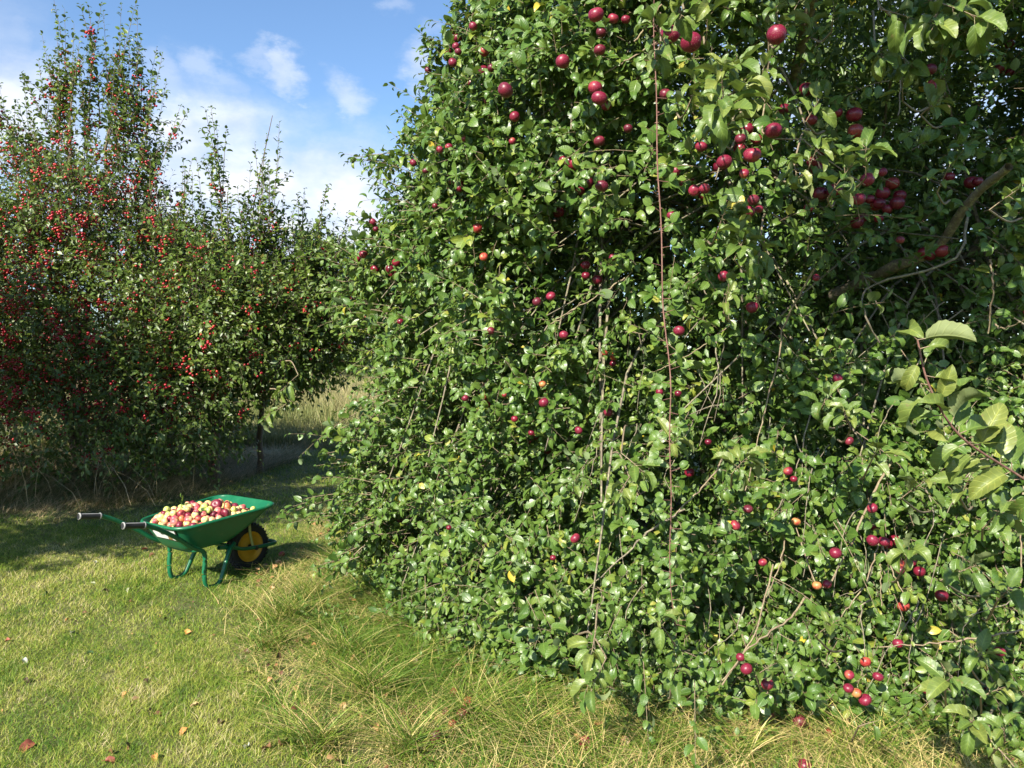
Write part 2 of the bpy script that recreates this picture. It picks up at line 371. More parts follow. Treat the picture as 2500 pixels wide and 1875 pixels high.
def tubes(acc, P, R, m=3, mat=0, caps=False, rnd=None):
    """P (N,K,3) paths, R (N,K) radii"""
    P = np.asarray(P, float); R = np.asarray(R, float)
    if P.ndim == 2: P = P[None]; R = R[None]
    Nn, K, _ = P.shape
    if Nn == 0: return
    T = np.gradient(P, axis=1); T = nrm(T)
    ref = np.where(np.abs(nrm(P[:, -1] - P[:, 0])[:, 2:3]) > .8, np.array([[1., 0, 0]]), np.array([[0, 0, 1.]]))[:, None, :]
    U = nrm(np.cross(T, np.broadcast_to(ref, T.shape))); Vv = np.cross(T, U)
    an = np.arange(m) * 2 * pi / m
    ring = P[:, :, None, :] + R[:, :, None, None] * (np.cos(an)[None, None, :, None] * U[:, :, None, :] + np.sin(an)[None, None, :, None] * Vv[:, :, None, :])
    base = (np.arange(Nn) * K * m)[:, None, None] + (np.arange(K - 1) * m)[None, :, None]
    j = np.arange(m); jn = (j + 1) % m
    q = np.stack([base + j, base + jn, base + jn + m, base + j + m], -1).reshape(-1, 4)
    A = np.zeros((Nn * K * m, 3)); 
    if rnd is not None: A[:, 0] = np.repeat(rnd, K * m)
    Tt = None
    acc.add(ring.reshape(-1, 3), q, None, A, mat)
    if caps:
        for e, k in ((0, 0), (1, K - 1)):
            for n_ in range(Nn):
                rr = ring[n_, k]; c = rr.mean(0)
                tri = [[0, 1 + (jj + (1 if e == 0 else 0)) % m, 1 + (jj + (0 if e == 0 else 1)) % m] for jj in range(m)]
                acc.add(np.vstack([c, rr]), None, tri, None, mat)

def smooth_path(pts, n=24):
    pts = np.asarray(pts, float); P = np.vstack([2 * pts[0] - pts[1], pts, 2 * pts[-1] - pts[-2]])
    o = []; segs = len(pts) - 1; ts = np.linspace(0, segs - 1e-6, n)
    for tt in ts:
        i = int(tt); f = tt - i; p0, p1, p2, p3 = P[i], P[i + 1], P[i + 2], P[i + 3]
        o.append(.5 * ((2 * p1) + (-p0 + p2) * f + (2 * p0 - 5 * p1 + 4 * p2 - p3) * f * f + (-p0 + 3 * p1 - 3 * p2 + p3) * f ** 3))
    return np.array(o)

def shoots(leafacc, twigacc, P0, D, L, n, bend, llen, templates, elev=(.5, 1.1), upw=.6, sunw=.5, outw=None, rough=.5, wr=1.0, twr=.0022, spur=False, start=.12, grav=.0, jit=.25, rmul=None):
    Ns = len(P0)
    if Ns == 0: return
    D = nrm(D); llen = np.broadcast_to(llen, (Ns,))
    K = 5; ts = np.linspace(0, 1, K)
    P = P0[:, None, :] + D[:, None, :] * (L[:, None] * ts[None])[:, :, None] + bend[:, None, :] * (L[:, None] * ts[None] ** 2)[:, :, None]
    if twigacc is not None:
        tubes(twigacc, P, np.broadcast_to(twr, (Ns,))[:, None] * (1.15 - ts[None] * .8), 3)
    tj = np.linspace(start, 1.0, n) if not spur else np.linspace(.8, 1.0, n)
    t_ = np.clip(tj[None] + rng.normal(0, .02, (Ns, n)), 0, 1)
    pos = P0[:, None] + D[:, None] * (L[:, None] * t_)[:, :, None] + bend[:, None] * (L[:, None] * t_ ** 2)[:, :, None]
    tan = nrm(D[:, None] + 2 * bend[:, None] * t_[:, :, None])
    ref = rng.normal(0, 1, (Ns, 1, 3)); U = nrm(np.cross(tan, np.broadcast_to(ref, tan.shape))); Vv = np.cross(tan, U)
    phi = (np.arange(n) * 2.399)[None] + rng.uniform(0, 6.28, (Ns, 1)) + rng.normal(0, .3, (Ns, n))
    rad = np.cos(phi)[:, :, None] * U + np.sin(phi)[:, :, None] * Vv
    e = rng.uniform(elev[0], elev[1], (Ns, n)) * (1 - .35 * (t_ ** 3))
    d = tan * np.cos(e)[:, :, None] + rad * np.sin(e)[:, :, None] + rng.normal(0, jit, (Ns, n, 3)); d[:, :, 2] -= grav; d = nrm(d)
    ln = llen[:, None] * rng.uniform(.5, 1.3, (Ns, n)) * (1 - .35 * np.maximum(0, t_ - .8) * 5 * (0 if spur else 1))
    base = pos + d * (ln * .22)[:, :, None]
    # petioles
    if twigacc is not None and twr is not None and templates is not LO:
        pp = np.stack([pos.reshape(-1, 3), base.reshape(-1, 3)], 1)
        tubes(twigacc, pp, np.full((Ns * n, 2), .0009 if templates is HI else .0014), 3)
    nn = rng.normal(0, rough, (Ns, n, 3)) + np.array([0, 0, upw]) + SUN * sunw + tan * .25
    if outw is not None: nn = nn + outw[:, None, :]
    rr = np.clip(rng.beta(2, 2.2, (Ns, 1)) * .55 + rng.uniform(0, .45, (Ns, n)), 0, 1)
    rr = np.where(rng.uniform(0, 1, rr.shape) < .007, rng.uniform(.95, 1, rr.shape), rr)
    if rmul is not None: rr = np.clip(rr * rmul, 0, 1)
    place_leaves(leafacc, base.reshape(-1, 3), d.reshape(-1, 3), nn.reshape(-1, 3), ln.reshape(-1), wr, rr.reshape(-1), templates)

# ------------------------------------------------------------------ the big apple tree
CX, CY = 1.8, 6.7
_z = [0, .3, .45, .6, .8, 1.16, 1.52, 1.9, 2.43, 2.93, 3.22, 3.67, 4.17, 4.4, 5, 5.6, 5.9]
_r = [3.2, 3.32, 3.33, 3.22, 3.1, 3.02, 2.9, 3.02, 3.05, 2.84, 2.82, 2.5, 2.25, 2.05, 1.6, .95, .1]
def crownR(th, z):
    R = np.interp(z, _z, _r)
    n = .5 * (np.sin(3.1 * th + 2.2 * z + 1) + np.sin(-5.3 * th + 3.7 * z + 2.1) + .8 * np.sin(8.9 * th + 1.3 * z) + .6 * np.sin(6 * z + 4 * th + .5))
    front = np.exp(-((np.angle(np.exp(1j * (th + 1.3)))) / .65) ** 2) * np.clip(1.5 - z, 0, 1) * .42       # lower right front reaches nearer
    over = .95 * np.exp(-((z - 3.95) / .55) ** 2) * np.exp(-((np.angle(np.exp(1j * (th + 1.45)))) / .6) ** 2)      # high limbs overhang towards the camera, bulged out to shade the upper right
    n2 = np.sin(11 * th + 4.1 * z + 2) * np.sin(5.2 * z - 3 * th + .7)
    return R + .15 * n + .10 * n2 + front + over
def inside(P):
    dx = P[..., 0] - CX; dy = P[..., 1] - CY
    return np.hypot(dx, dy) < crownR(np.arctan2(dy, dx), P[..., 2])
def surf_depth(px, py, lo=1.5, hi=8):
    d = np.arange(lo, hi, .03); r = ray(px, py); P = np.array([0, 0, CAMZ]) + (r / r[1])[None] * d[:, None]
    h = np.where(inside(P))[0]
    return d[h[0]] if len(h) else 6.4
tree = empty('apple_tree', (CX, CY, 0)); tag(tree, 'huge spreading apple tree hung with big red apples, its leaves sweeping down to the grass', 'apple tree')
# trunk and limbs
a = Acc(); tp = smooth_path([(CX, CY, -.1), (CX + .03, CY, .4), (CX - .05, CY - .04, .9), (CX, CY - .1, 1.35)], 12); tubes(a, tp, np.array([.23, .2, .18, .17, .165, .16, .155, .15, .15, .15, .15, .14]), 12)
a.build('trunk', M['bark'], tree)
limbs = []
for k in range(9):
    th = k * 2 * pi / 9 + .3 + rng.normal(0, .1); zt = rng.uniform(2.2, 4.4); Rr = crownR(th, zt) * .72
    p = smooth_path([(CX, CY - .08, 1.15 + .03 * k), (CX + .3 * Rr * cos(th), CY + .3 * Rr * sin(th), 1.2 + .45 * (zt - 1)), (CX + .7 * Rr * cos(th + .1), CY + .7 * Rr * sin(th + .1), zt * .85), (CX + Rr * cos(th), CY + Rr * sin(th), zt)], 18)
    a = Acc(); tubes(a, p, np.linspace(.085, .025, 18), 8); a.build('limb', M['bark'], tree); limbs.append(p)
# the mossy limb seen through the hole on the right, and the bare branches in front
def depth_pts(l):
    return [at(x * 1.13, y * 1.13, d) for x, y, d in l]
seen = [([(1800, 640, 4.9), (1880, 600, 4.6), (1960, 565, 4.3), (2020, 540, 4.2), (2100, 430, 3.9), (2180, 360, 3.6)], .045, .02, 'bark'),
        ([(2090, 470, 3.9), (2060, 560, 3.8), (1880, 620, 4.0), (1870, 680, 3.9), (1900, 740, 3.8)], .016, .009, 'bark'),
        ([(1590, 1215, 3.4), (1660, 1180, 3.3), (1720, 1140, 3.25), (1775, 1270, 3.0), (1840, 1170, 3.05), (1890, 1060, 3.15), (1935, 980, 3.3)][2:], .006, .014, 'twig'),
        ([(1610, 1060, 3.4), (1640, 940, 3.35), (1655, 880, 3.4), (1680, 780, 3.45), (1695, 700, 3.5), (1760, 580, 3.7)], .006, .011, 'twig'),
        ([(1740, 1290, 2.9), (1700, 1340, 2.85), (1620, 1400, 2.9), (1560, 1470, 3.0)], .011, .006, 'twig'),
        ([(2210, 1360, 2.6), (2120, 1375, 2.7), (2010, 1390, 2.9), (1900, 1398, 3.1)], .011, .006, 'twig'),
        ([(1900, 1165, 3.1), (1930, 1240, 3.0), (1965, 1310, 2.9)], .009, .005, 'twig'),
        ([(1898, 1170, 3.1), (1870, 1260, 3.0), (1820, 1330, 3.0), (1790, 1390, 3.1)], .008, .004, 'twig'),
        ([(1905, 1160, 3.1), (1903, 1230, 3.0), (1905, 1310, 3.0)], .006, .004, 'twig'),
        ([(1655, 1290, 3.2), (1690, 1200, 3.2), (1700, 1100, 3.3)], .006, .008, 'twig'),
        ([(2212, 1050, 2.4), (2206, 1150, 2.35), (2205, 1260, 2.3)], .008, .006, 'twig'),
        ([(1560, 1480, 3.1), (1630, 1370, 3.1), (1650, 1300, 3.2), (1670, 1220, 3.3)], .008, .009, 'twig'),
        ([(2140, 560, 3.1), (2145, 620, 3.1), (2135, 720, 3.1)], .01, .008, 'twig'),
        ([(2150, 700, 3.2), (2170, 710, 3.0), (2215, 690, 2.8)], .008, .006, 'twig'),
        ([(1900, 10, 3.1), (1930, 50, 3.1), (1945, 150, 3.2), (1940, 250, 3.2)], .011, .006, 'twig'),
        ([(1660, 60, 3.0), (1660, 160, 3.1), (1650, 290, 3.2), (1730, 300, 3.2), (1790, 350, 3.2), (1870, 400, 3.2)], .010, .006, 'twig'),
        ([(1350, 600, 4.2), (1290, 640, 4.2), (1200, 690, 4.3)], .010, .006, 'twig'),
        ([(1190, 700, 4.3), (1240, 670, 4.2), (1265, 640, 4.1)], .007, .006, 'twig'),
        ([(1540, 200, 3.6), (1370, 90, 4.2), (1430, 10, 4.2)][1:], .010, .012, 'twig'),
        ([(1280, 175, 4.2), (1340, 140, 4.1), (1420, 90, 4.0)], .007, .010, 'twig'),
        ([(1260, 1280, 3.7), (1350, 1200, 3.6), (1400, 1150, 3.6), (1480, 1100, 3.6)], .007, .014, 'bark'),
        ([(1460, 1110, 3.5), (1530, 1040, 3.4), (1560, 990, 3.5)], .008, .011, 'twig'),
        ([(1000, 960, 5.0), (1080, 880, 4.9), (1110, 830, 4.9), (1180, 790, 4.8)], .007, .010, 'twig'),
        ([(880, 1100, 5.5), (930, 1130, 5.3), (970, 1170, 5.1)], .004, .006, 'twig'),
        ([(1420, 800, 4.0), (1500, 760, 3.9), (1580, 700, 3.9)], .005, .007, 'twig')]
for pts, r0, r1, mt in seen:
    p = smooth_path([at(x_ * 1.13, y_ * 1.13, min(max(d_, surf_depth(x_ * 1.13, y_ * 1.13) + .04), d_ + .7)) if r0 < .03 else at(x_ * 1.13, y_ * 1.13, d_) for x_, y_, d_ in pts], 22); p[1:-1] += rng.normal(0, .0028, (20, 3))
    a = Acc(); tubes(a, p, np.linspace(r0, r1, 22) * rng.uniform(.85, 1.15, 22) * (.9 if mt == 'bark' and r0 > .03 else .45), 6); a.build('branch', M[mt], tree)
# inner branching, one part
a = Acc(); Pp = []; Rr = []
for k in range(420):
    l = limbs[rng.integers(0, 9)]; s = l[rng.integers(4, 18)]; th = math.atan2(s[1] - CY, s[0] - CX) + rng.normal(0, .5)
    ze = np.clip(s[2] + rng.normal(-.5, 1.1), .15, 4.8); R_ = crownR(th, ze) * rng.uniform(.82, .98)
    e = np.array([CX + R_ * cos(th), CY + R_ * sin(th), ze]); mid = (s + e) / 2 + np.array([0, 0, .35]) + rng.normal(0, .12, 3)
    Pp.append(smooth_path([s, mid, e], 8)); Rr.append(np.linspace(.014, .004, 8))
for k in range(55):
    x0 = rng.uniform(1250, 2180) if k < 60 else rng.uniform(800, 1300); y0 = rng.uniform(620, 1330); l_ = rng.uniform(60, 240); an = rng.normal(.35, .3)
    x1 = x0 - l_ * sin(an); y1 = y0 + l_ * cos(an); off = rng.uniform(.05, .25)
    A_ = at(x0 * 1.13, y0 * 1.13, surf_depth(x0 * 1.13, y0 * 1.13) + off); B_ = at(x1 * 1.13, y1 * 1.13, surf_depth(x1 * 1.13, y1 * 1.13) + off - .05)
    mid = (A_ * .6 + B_ * .4) + rng.normal(0, .035, 3); Pp.append(smooth_path([A_, mid, B_], 8) + rng.normal(0, .004, (8, 3))); Rr.append(np.linspace(.0038, .0014, 8) * rng.uniform(.7, 1.3))
tubes(a, np.array(Pp), np.array(Rr), 4); a.build('branchwork', M['bark'], tree)

# hollows in the crown (photo x, y in the 2212 px view, radius in metres)
hol = [(2030, 230, .38), (1980, 380, .40), (2100, 480, .38), (1290, 605, .36), (1240, 590, .25), (1150, 600, .16), (1420, 560, .2), (1750, 520, .3), (1700, 640, .3), (1810, 640, .33), (1540, 430, .2), (1450, 480, .22), (1330, 790, .2), (1560, 900, .2),
       (1500, 700, .22), (2000, 1330, .22), (1250, 1100, .12), (1890, 90, .35), (1730, 150, .3), (1560, 330, .2), (1370, 740, .2), (1620, 560, .22), (1930, 1460, .2), (2060, 730, .15), (1370, 500, .18), (1700, 880, .18), (1480, 830, .15), (1760, 1130, .14), (2100, 1280, .18)]
HC = []
hol += [(1950, 1260, .24), (1850, 1400, .26), (2040, 1480, .28), (1740, 1350, .2), (1640, 1250, .16), (2150, 1420, .2), (1880, 1480, .26), (1560, 1390, .14), (1350, 1200, .14), (1180, 1000, .13), (1000, 1240, .12), (1900, 900, .16), (1950, 240, .42), (2080, 330, .45), (2150, 200, .35), (1860, 200, .3), (1900, 500, .35), (2010, 640, .25), (1740, 430, .25), (1390, 400, .22), (1200, 480, .15), (1330, 300, .18)]
for x, y, r_ in hol:
    d = surf_depth(x * 1.13, y * 1.13)
    HC.append((at(x * 1.13, y * 1.13, d + .05), r_)); HC.append((at(x * 1.13, y * 1.13, d + .4), r_ * .95)); HC.append((at(x * 1.13, y * 1.13, d - .3), r_ * .7))
def in_hollow(P, f=1.0):
    h = np.zeros(len(P), bool)
    for c, r_ in HC: h |= np.linalg.norm(P - c, axis=1) < r_ * f
    return h
AP = [(1288,32,34),(1325,40,24),(1352,42,20),(1299,70,22),(1296,108,26),(1216,133,30),(1448,74,48),(1493,92,50),(1678,75,42),(1022,57,19),(980,66,16),(988,82,19),(965,95,17),(985,100,16),(968,112,15),(990,112,16),(978,135,19),(925,152,16),(1062,147,18),(1092,195,34),(1112,252,22),
(1286,190,30),(1295,212,32),(1310,228,22),(1437,203,24),(1107,305,16),(950,323,16),(970,318,17),(893,352,16),(920,368,16),(1003,300,13),(1295,305,24),(1357,278,20),(1671,282,36),(1625,335,38),(1565,350,32),(1515,317,26),(1600,300,24),(1608,375,22),(1300,402,28),(1460,370,20),(1500,412,24),(1522,408,24),(1855,430,30),
(1874,388,30),(1907,372,20),(1628,432,24),(1618,457,26),(1640,452,18),(1450,465,18),(1031,493,22),(1045,555,18),(940,445,13),(805,480,18),(785,550,20),(772,560,14),(812,495,13),(1323,556,16),(1945,518,18),(1563,597,24),(1763,600,16),(1625,664,26),(1467,715,24),(1218,724,20),(1160,652,20),(1190,640,20),(1060,715,18),
(865,695,15),(1005,860,16),(1090,853,12),(1172,830,16),(1175,870,22),(1314,891,19),(1112,905,16),(1148,935,14),(1250,930,17),(1425,847,17),(1465,850,16),(1810,818,22),(1835,953,19),(1530,955,15),(1703,1018,20),(1715,1035,16),(1885,1098,22),(1616,1100,22),(1588,1135,24),(1243,1163,22),(1720,1127,20),(1805,1195,26),(1885,1168,26),(1910,1170,24),
(1943,1218,22),(1945,1232,20),(1648,1215,18),(1765,1265,20),(1787,1262,20),(1952,1310,26),(1613,1445,26),(1658,1478,28),(1870,1430,22),(1897,1462,22),(1835,1458,22),(1833,1487,22),(1850,1497,22),(1869,1512,27),(2137,1488,28),(2160,1408,24),(2003,1490,22),(2010,150,26),(2015,185,26),(1600,1420,20),(1940,1390,22),(970,1140,12),(1195,1205,14)]
cand = []
for x, y, s in AP:
    ds = surf_depth(x * 1.13, y * 1.13); pix = s * 1.13
    d = min(ds + (.03 if s < 24 else -.04), .074 * F / pix) if y < 700 else min(ds + (.03 if s < 22 else -.03), .062 * F / pix)
    d = max(d, ds - .9); r_ = np.clip(pix * d / F / 2, .014, .042)
    if any(np.linalg.norm(at(x * 1.13, y * 1.13, ds) - c) < hr * .8 for c, hr in HC) and s < 34 and (x > 1900 or y < 700): d = ds + .05; r_ = np.clip(pix * d / F / 2, .014, .042)
    cand.append((s, at(x * 1.13, y * 1.13, d), r_, y))
cand.sort(key=lambda c: -c[0])
APX = np.array([(*[float(v) for v in project(c[1])], c[2] * F / c[1][1], c[1][1]) for c in cand if c[0] >= 18])
def thin_front(base, d, L):      # keep the hanging fruit from being buried: no leaf grows straight in front of it
    m_ = base + d * (L * .5)[:, None]; x_, y_ = project(m_); kill = np.zeros(len(base), bool)
    for ax, ay, ar, ad in APX:
        kill |= (np.hypot(x_ - ax, y_ - ay) < ar * 1.05) & (m_[:, 1] < ad) & (m_[:, 1] > ad - .5) & (rng.uniform(0, 1, len(base)) < .85)
    return ~kill
leafA = Acc(); twigA = Acc(); THIN[0] = True
def crown_points(n, u0, u1, zlo=.03, zhi=5.6):
    th = rng.uniform(-pi, pi, n); z = rng.uniform(zlo, zhi, n)
    R = crownR(th, z); keep = rng.uniform(0, 1, n) < R / 3.5
    # camera-facing side (towards -y and -x) full density, far side thin
    face = -np.sin(th) * .85 - np.cos(th) * .5
    w = np.where(face > -.15, 1.0, .7); w = np.where(z > 4.3, w * .6, w)
    keep &= rng.uniform(0, 1, n) < w
    th, z, R = th[keep], z[keep], R[keep]; u = rng.uniform(u0, u1, len(th)); r_ = R * u
    P = np.stack([CX + r_ * np.cos(th), CY + r_ * np.sin(th), z], 1)
    O = np.stack([np.cos(th), np.sin(th), np.zeros(len(th))], 1)
    return P, O, th
# outer shell shoots
def clump(P): return np.sin(P[:, 0] * 7.1 + P[:, 2] * 5.3) + np.sin(P[:, 0] * -4.7 + P[:, 2] * 8.9 + 1.7 + P[:, 1] * 3) + np.sin(P[:, 1] * 6.3 + P[:, 2] * 3.1 + .6)
P, O, th = crown_points(30000, .86, .985)
kk = (clump(P) > -.2) | (rng.uniform(0, 1, len(P)) < .12); P, O, th = P[kk], O[kk], th[kk]
k = ~in_hollow(P, 1.0) | (rng.uniform(0, 1, len(P)) < .05); P, O, th = P[k], O[k], th[k]
zf = P[:, 2]
D = O * .7 + rng.normal(0, .45, P.shape); D[:, 2] += np.interp(zf, [0, 1.2, 2.5, 4, 5], [-.15, -.05, .1, .5, .9])
L = rng.uniform(.12, .34, len(P)); bend = rng.normal(0, .12, P.shape); bend[:, 2] -= .15
P0 = P - nrm(D) * L[:, None] * .8
shoots(leafA, twigA, P0, D, L, 11, bend, rng.uniform(.046, .068, len(P)) * np.interp(P[:, 2], [0, 1.2, 2.4], [.95, 1, 1.25]), HI, upw=.55, sunw=.55, outw=O * .35, rough=.5, twr=.0018, grav=.12)
# long ragged shoots standing out of the crown
P, O, th = crown_points(900, .93, 1.0, .1, 5.4)
D = O * .9 + rng.normal(0, .45, P.shape); D[:, 2] += np.interp(P[:, 2], [0, 1, 2.5, 4.5], [-.35, -.1, .3, .9])
shoots(leafA, twigA, P, D, rng.uniform(.2, .5, len(P)), 13, np.tile([0, 0, -.22], (len(P), 1)), rng.uniform(.05, .075, len(P)), HI, upw=.6, sunw=.4, rough=.4, twr=.0022, grav=.15)
# rosettes on spurs
P, O, th = crown_points(20000, .82, 1.0)
kk = (clump(P) > -.2) | (rng.uniform(0, 1, len(P)) < .12); P, O = P[kk], O[kk]
k = ~in_hollow(P, .95) | (rng.uniform(0, 1, len(P)) < .06); P, O = P[k], O[k]
D = O * .8 + rng.normal(0, .5, P.shape); D[:, 2] += .25
L = rng.uniform(.03, .08, len(P))
shoots(leafA, twigA, P, D, L, 7, rng.normal(0, .05, P.shape), rng.uniform(.05, .07, len(P)) * np.interp(P[:, 2], [0, 1.2, 2.4], [.95, 1, 1.25]), HI, elev=(.6, 1.35), upw=.5, sunw=.6, outw=O * .4, rough=.4, twr=.0025, spur=True, grav=.1)
# inner fill
P, O, th = crown_points(34000, .35, .88)
kk = (clump(P) > -.6) | (rng.uniform(0, 1, len(P)) < .2) | (np.hypot(P[:, 0] - CX, P[:, 1] - CY) < 2.3); P, O = P[kk], O[kk]
k = ~in_hollow(P, .9) | (rng.uniform(0, 1, len(P)) < .15); P, O = P[k], O[k]
D = O * .5 + rng.normal(0, .6, P.shape); L = rng.uniform(.15, .4, len(P))
shoots(leafA, None, P, D, L, 9, rng.normal(0, .15, P.shape), rng.uniform(.055, .08, len(P)), LO, upw=.7, sunw=.3, rough=.6)
# the skirt that hangs into the long grass
kx = [(900, 1440), (1000, 1560), (1130, 1640), (1300, 1690), (1500, 1725), (1700, 1740), (1900, 1750), (2100, 1790), (2300, 1830), (2500, 1870), (2700, 1880)]
n_ = 2300; px_ = rng.uniform(900, 2700, n_); py_ = np.interp(px_, [k[0] for k in kx], [k[1] for k in kx]); P = []
for a_, b_ in zip(px_, py_):
    r_ = ray(a_, b_); P.append(np.array([0, 0, CAMZ]) + r_ * (-CAMZ / r_[2]))
P = np.array(P); O = nrm(P - np.array([CX, CY, 0])); inn = rng.uniform(0, .75, n_) ** 1.1; P = P - O * inn[:, None]; P[:, 2] = rng.uniform(.05, 1, n_) * (.12 + .75 * inn)
k = (np.sin(P[:, 0] * 9 + 1) + np.sin(P[:, 0] * 17 + P[:, 2] * 6) > -1.0); P, O = P[k], O[k]
D = O * .5 + rng.normal(0, .4, P.shape); D[:, 2] -= .45; L = rng.uniform(.1, .28, len(P)); P0 = P - nrm(D) * L[:, None] * .8; P0[:, 2] = np.maximum(P0[:, 2], .08)
shoots(leafA, twigA, P0, D, L, 10, np.tile([0, 0, .1], (len(P), 1)), rng.uniform(.042, .066, len(P)), HI, upw=.6, sunw=.5, outw=O * .3, rough=.5, twr=.0016)
# unseen foliage added above the view to shade the hollow at the upper right
for c_0, r_0, n_0 in (((1.02, 2.2, 3.9), (.42, .36, .45), 420), ((1.35, 2.9, 4.1), (.5, .45, .4), 350)):
    u = nrm(rng.normal(0, 1, (n_0, 3))) * (rng.uniform(0, 1, n_0) ** .45)[:, None]; P = np.array(c_0) + u * np.array(r_0)
    shoots(leafA, twigA, P, u + rng.normal(0, .5, P.shape), rng.uniform(.12, .3, n_0), 11, np.tile([0, 0, -.15], (n_0, 1)), rng.uniform(.06, .08, n_0), HI, upw=.7, sunw=.4, twr=.002)
shade_bough = smooth_path([(1.8, 5.6, 2.6), (1.6, 4.2, 3.5), (1.4, 3.0, 4.05), (1.1, 2.3, 3.95), (.9, 1.95, 3.85)], 20)
a = Acc(); tubes(a, shade_bough, np.linspace(.035, .01, 20), 7); a.build('limb', M['bark'], tree)  # wood carrying the added shading foliage
# silhouette sprays reaching out to the left (2212 px view)
spr = [(770, 340, 6.2, 855, 375), (735, 330, 6.2, 860, 350), (905, 90, 6.0, 990, 110), (900, 75, 6.0, 960, 140), (860, 260, 6.1, 930, 320), (830, 300, 6.1, 920, 340), (790, 380, 6.1, 880, 400), (960, 10, 5.9, 1060, 60), (1020, -10, 5.6, 1080, 70),
       (830, 420, 6.0, 900, 440), (750, 570, 6.2, 850, 560), (760, 480, 6.1, 850, 500), (700, 620, 6.3, 800, 640), (690, 660, 6.2, 800, 670), (740, 720, 6.1, 830, 720), (715, 945, 5.6, 800, 930), (735, 925, 5.6, 830, 900),
       (690, 1010, 5.5, 800, 1000), (600, 1105, 5.3, 720, 1080), (620, 1120, 5.3, 730, 1110), (700, 1150, 5.2, 800, 1120), (690, 1090, 5.2, 790, 1060), (730, 1180, 5.0, 810, 1140), (670, 1250, 4.7, 770, 1215), (690, 1235, 4.7, 780, 1200),
       (760, 800, 5.9, 850, 810), (770, 850, 5.8, 850, 850), (870, 230, 6.0, 950, 280), (925, 190, 5.9, 990, 230), (740, 780, 5.9, 840, 760), (760, 1040, 5.5, 830, 1030)]
S0 = []; SD = []; SL = []
for x, y, d, bx, by in spr:
    for q in range(3):
        b0 = at(bx * 1.13, by * 1.13, d + .05) + rng.normal(0, .04, 3); e0 = at(x * 1.13, y * 1.13, d) + rng.normal(0, .05, 3)
        S0.append(b0); v = e0 - b0; SL.append(np.linalg.norm(v) * (1 if q == 0 else rng.uniform(.5, .9))); SD.append(v + np.array([0, 0, .04]))
S0 = np.array(S0); SD = np.array(SD); SL = np.array(SL)
bd = np.zeros_like(S0); bd[:, 2] = -.1
shoots(leafA, twigA, S0, SD, SL, 13, bd, np.full(len(S0), .06), HI, upw=.7, sunw=.4, rough=.4, twr=.003, grav=.15)
leafA.build('crown', M['apple_leaf'], tree)
# near sprays with large leaves
nearA = Acc(); nearT = Acc()
near = [(1470, 20, 2.75, 9, .085, 'd'), (1420, 60, 2.8, 5, .075, 'u'), (1530, 30, 2.75, 6, .085, 'u'), (1680, 40, 3.0, 8, .08, 'u'), (1560, 175, 2.6, 8, .085, 'u'), (1500, 195, 2.75, 7, .08, 'u'), (1590, 150, 2.7, 8, .08, 'u'), (1560, 250, 2.55, 14, .10, 'u'), (1590, 215, 2.6, 9, .1, 'u'), (1640, 180, 2.7, 7, .085, 'u'),
        (1420, 110, 2.9, 6, .08, 'd'), (1800, 30, 3.0, 6, .08, 'u'), (1760, 230, 3.1, 6, .075, 'u'), (1760, 330, 3.05, 8, .085, 'u'), (1870, 340, 3.0, 9, .085, 'u'), (1820, 380, 3.0, 8, .08, 'u'), (1720, 370, 3.0, 8, .075, 'd'), (1950, 30, 2.7, 8, .085, 'd'), (2020, 40, 2.6, 10, .095, 'd'), (2080, 20, 2.6, 7, .095, 'd'),
        (1900, 110, 2.9, 7, .075, 'd'), (1960, 130, 2.9, 8, .07, 'd'), (2020, 220, 3.0, 7, .075, 'u'), (1950, 180, 3.0, 6, .07, 'u'), (1590, 480, 3.2, 9, .075, 'u'), (1600, 530, 3.15, 11, .08, 'u'), (1560, 470, 3.2, 8, .07, 'u'), (1640, 550, 3.1, 8, .075, 'd'), (1570, 640, 3.3, 4, .07, 'u'),
        (2040, 380, 3.1, 5, .075, 'u'), (2180, 420, 2.8, 6, .075, 'u'), (1260, 760, 4.2, 6, .075, 'u'), (1370, 1000, 3.3, 9, .09, 'd'), (1450, 960, 3.4, 8, .08, 'u'), (1340, 1060, 3.2, 7, .09, 'd'), (1240, 1040, 3.6, 6, .075, 'u'), (1280, 1400, 3.0, 7, .075, 'd'), (1290, 1460, 2.9, 6, .08, 'd'),
        (1600, 1000, 3.1, 8, .075, 'u'), (1780, 870, 3.2, 10, .07, 'u'), (1830, 900, 3.1, 9, .075, 'u'), (1890, 980, 2.9, 7, .075, 'u'), (2150, 1490, 2.6, 6, .06, 'u'), (2100, 1560, 2.5, 7, .062, 'u'), (2170, 1580, 2.5, 7, .065, 'u'), (2180, 1640, 2.45, 7, .065, 'd'), (2050, 1470, 2.5, 7, .075, 'u'),
        (2090, 1040, 2.5, 9, .075, 'u'), (2160, 1100, 2.4, 9, .08, 'u'), (1980, 1050, 2.7, 8, .07, 'u'), (2170, 1280, 2.5, 7, .065, 'u'), (2080, 1230, 2.6, 8, .075, 'u'), (1960, 1200, 2.8, 7, .075, 'u'), (2110, 1420, 2.6, 7, .06, 'u'), (1660, 1440, 3.0, 6, .065, 'u'), (1460, 1450, 3.0, 6, .065, 'u'), (1430, 1350, 3.1, 7, .065, 'u'),
        (1880, 1560, 2.8, 3, .04, 'u'), (1790, 1350, 3.0, 7, .07, 'u'), (1200, 1290, 3.6, 8, .07, 'u'), (1050, 1380, 4.0, 8, .06, 'u'), (850, 730, 5.6, 8, .085, 'd'), (620, 830, 6.4, 10, .10, 'd'), (590, 890, 6.3, 8, .10, 'd')]
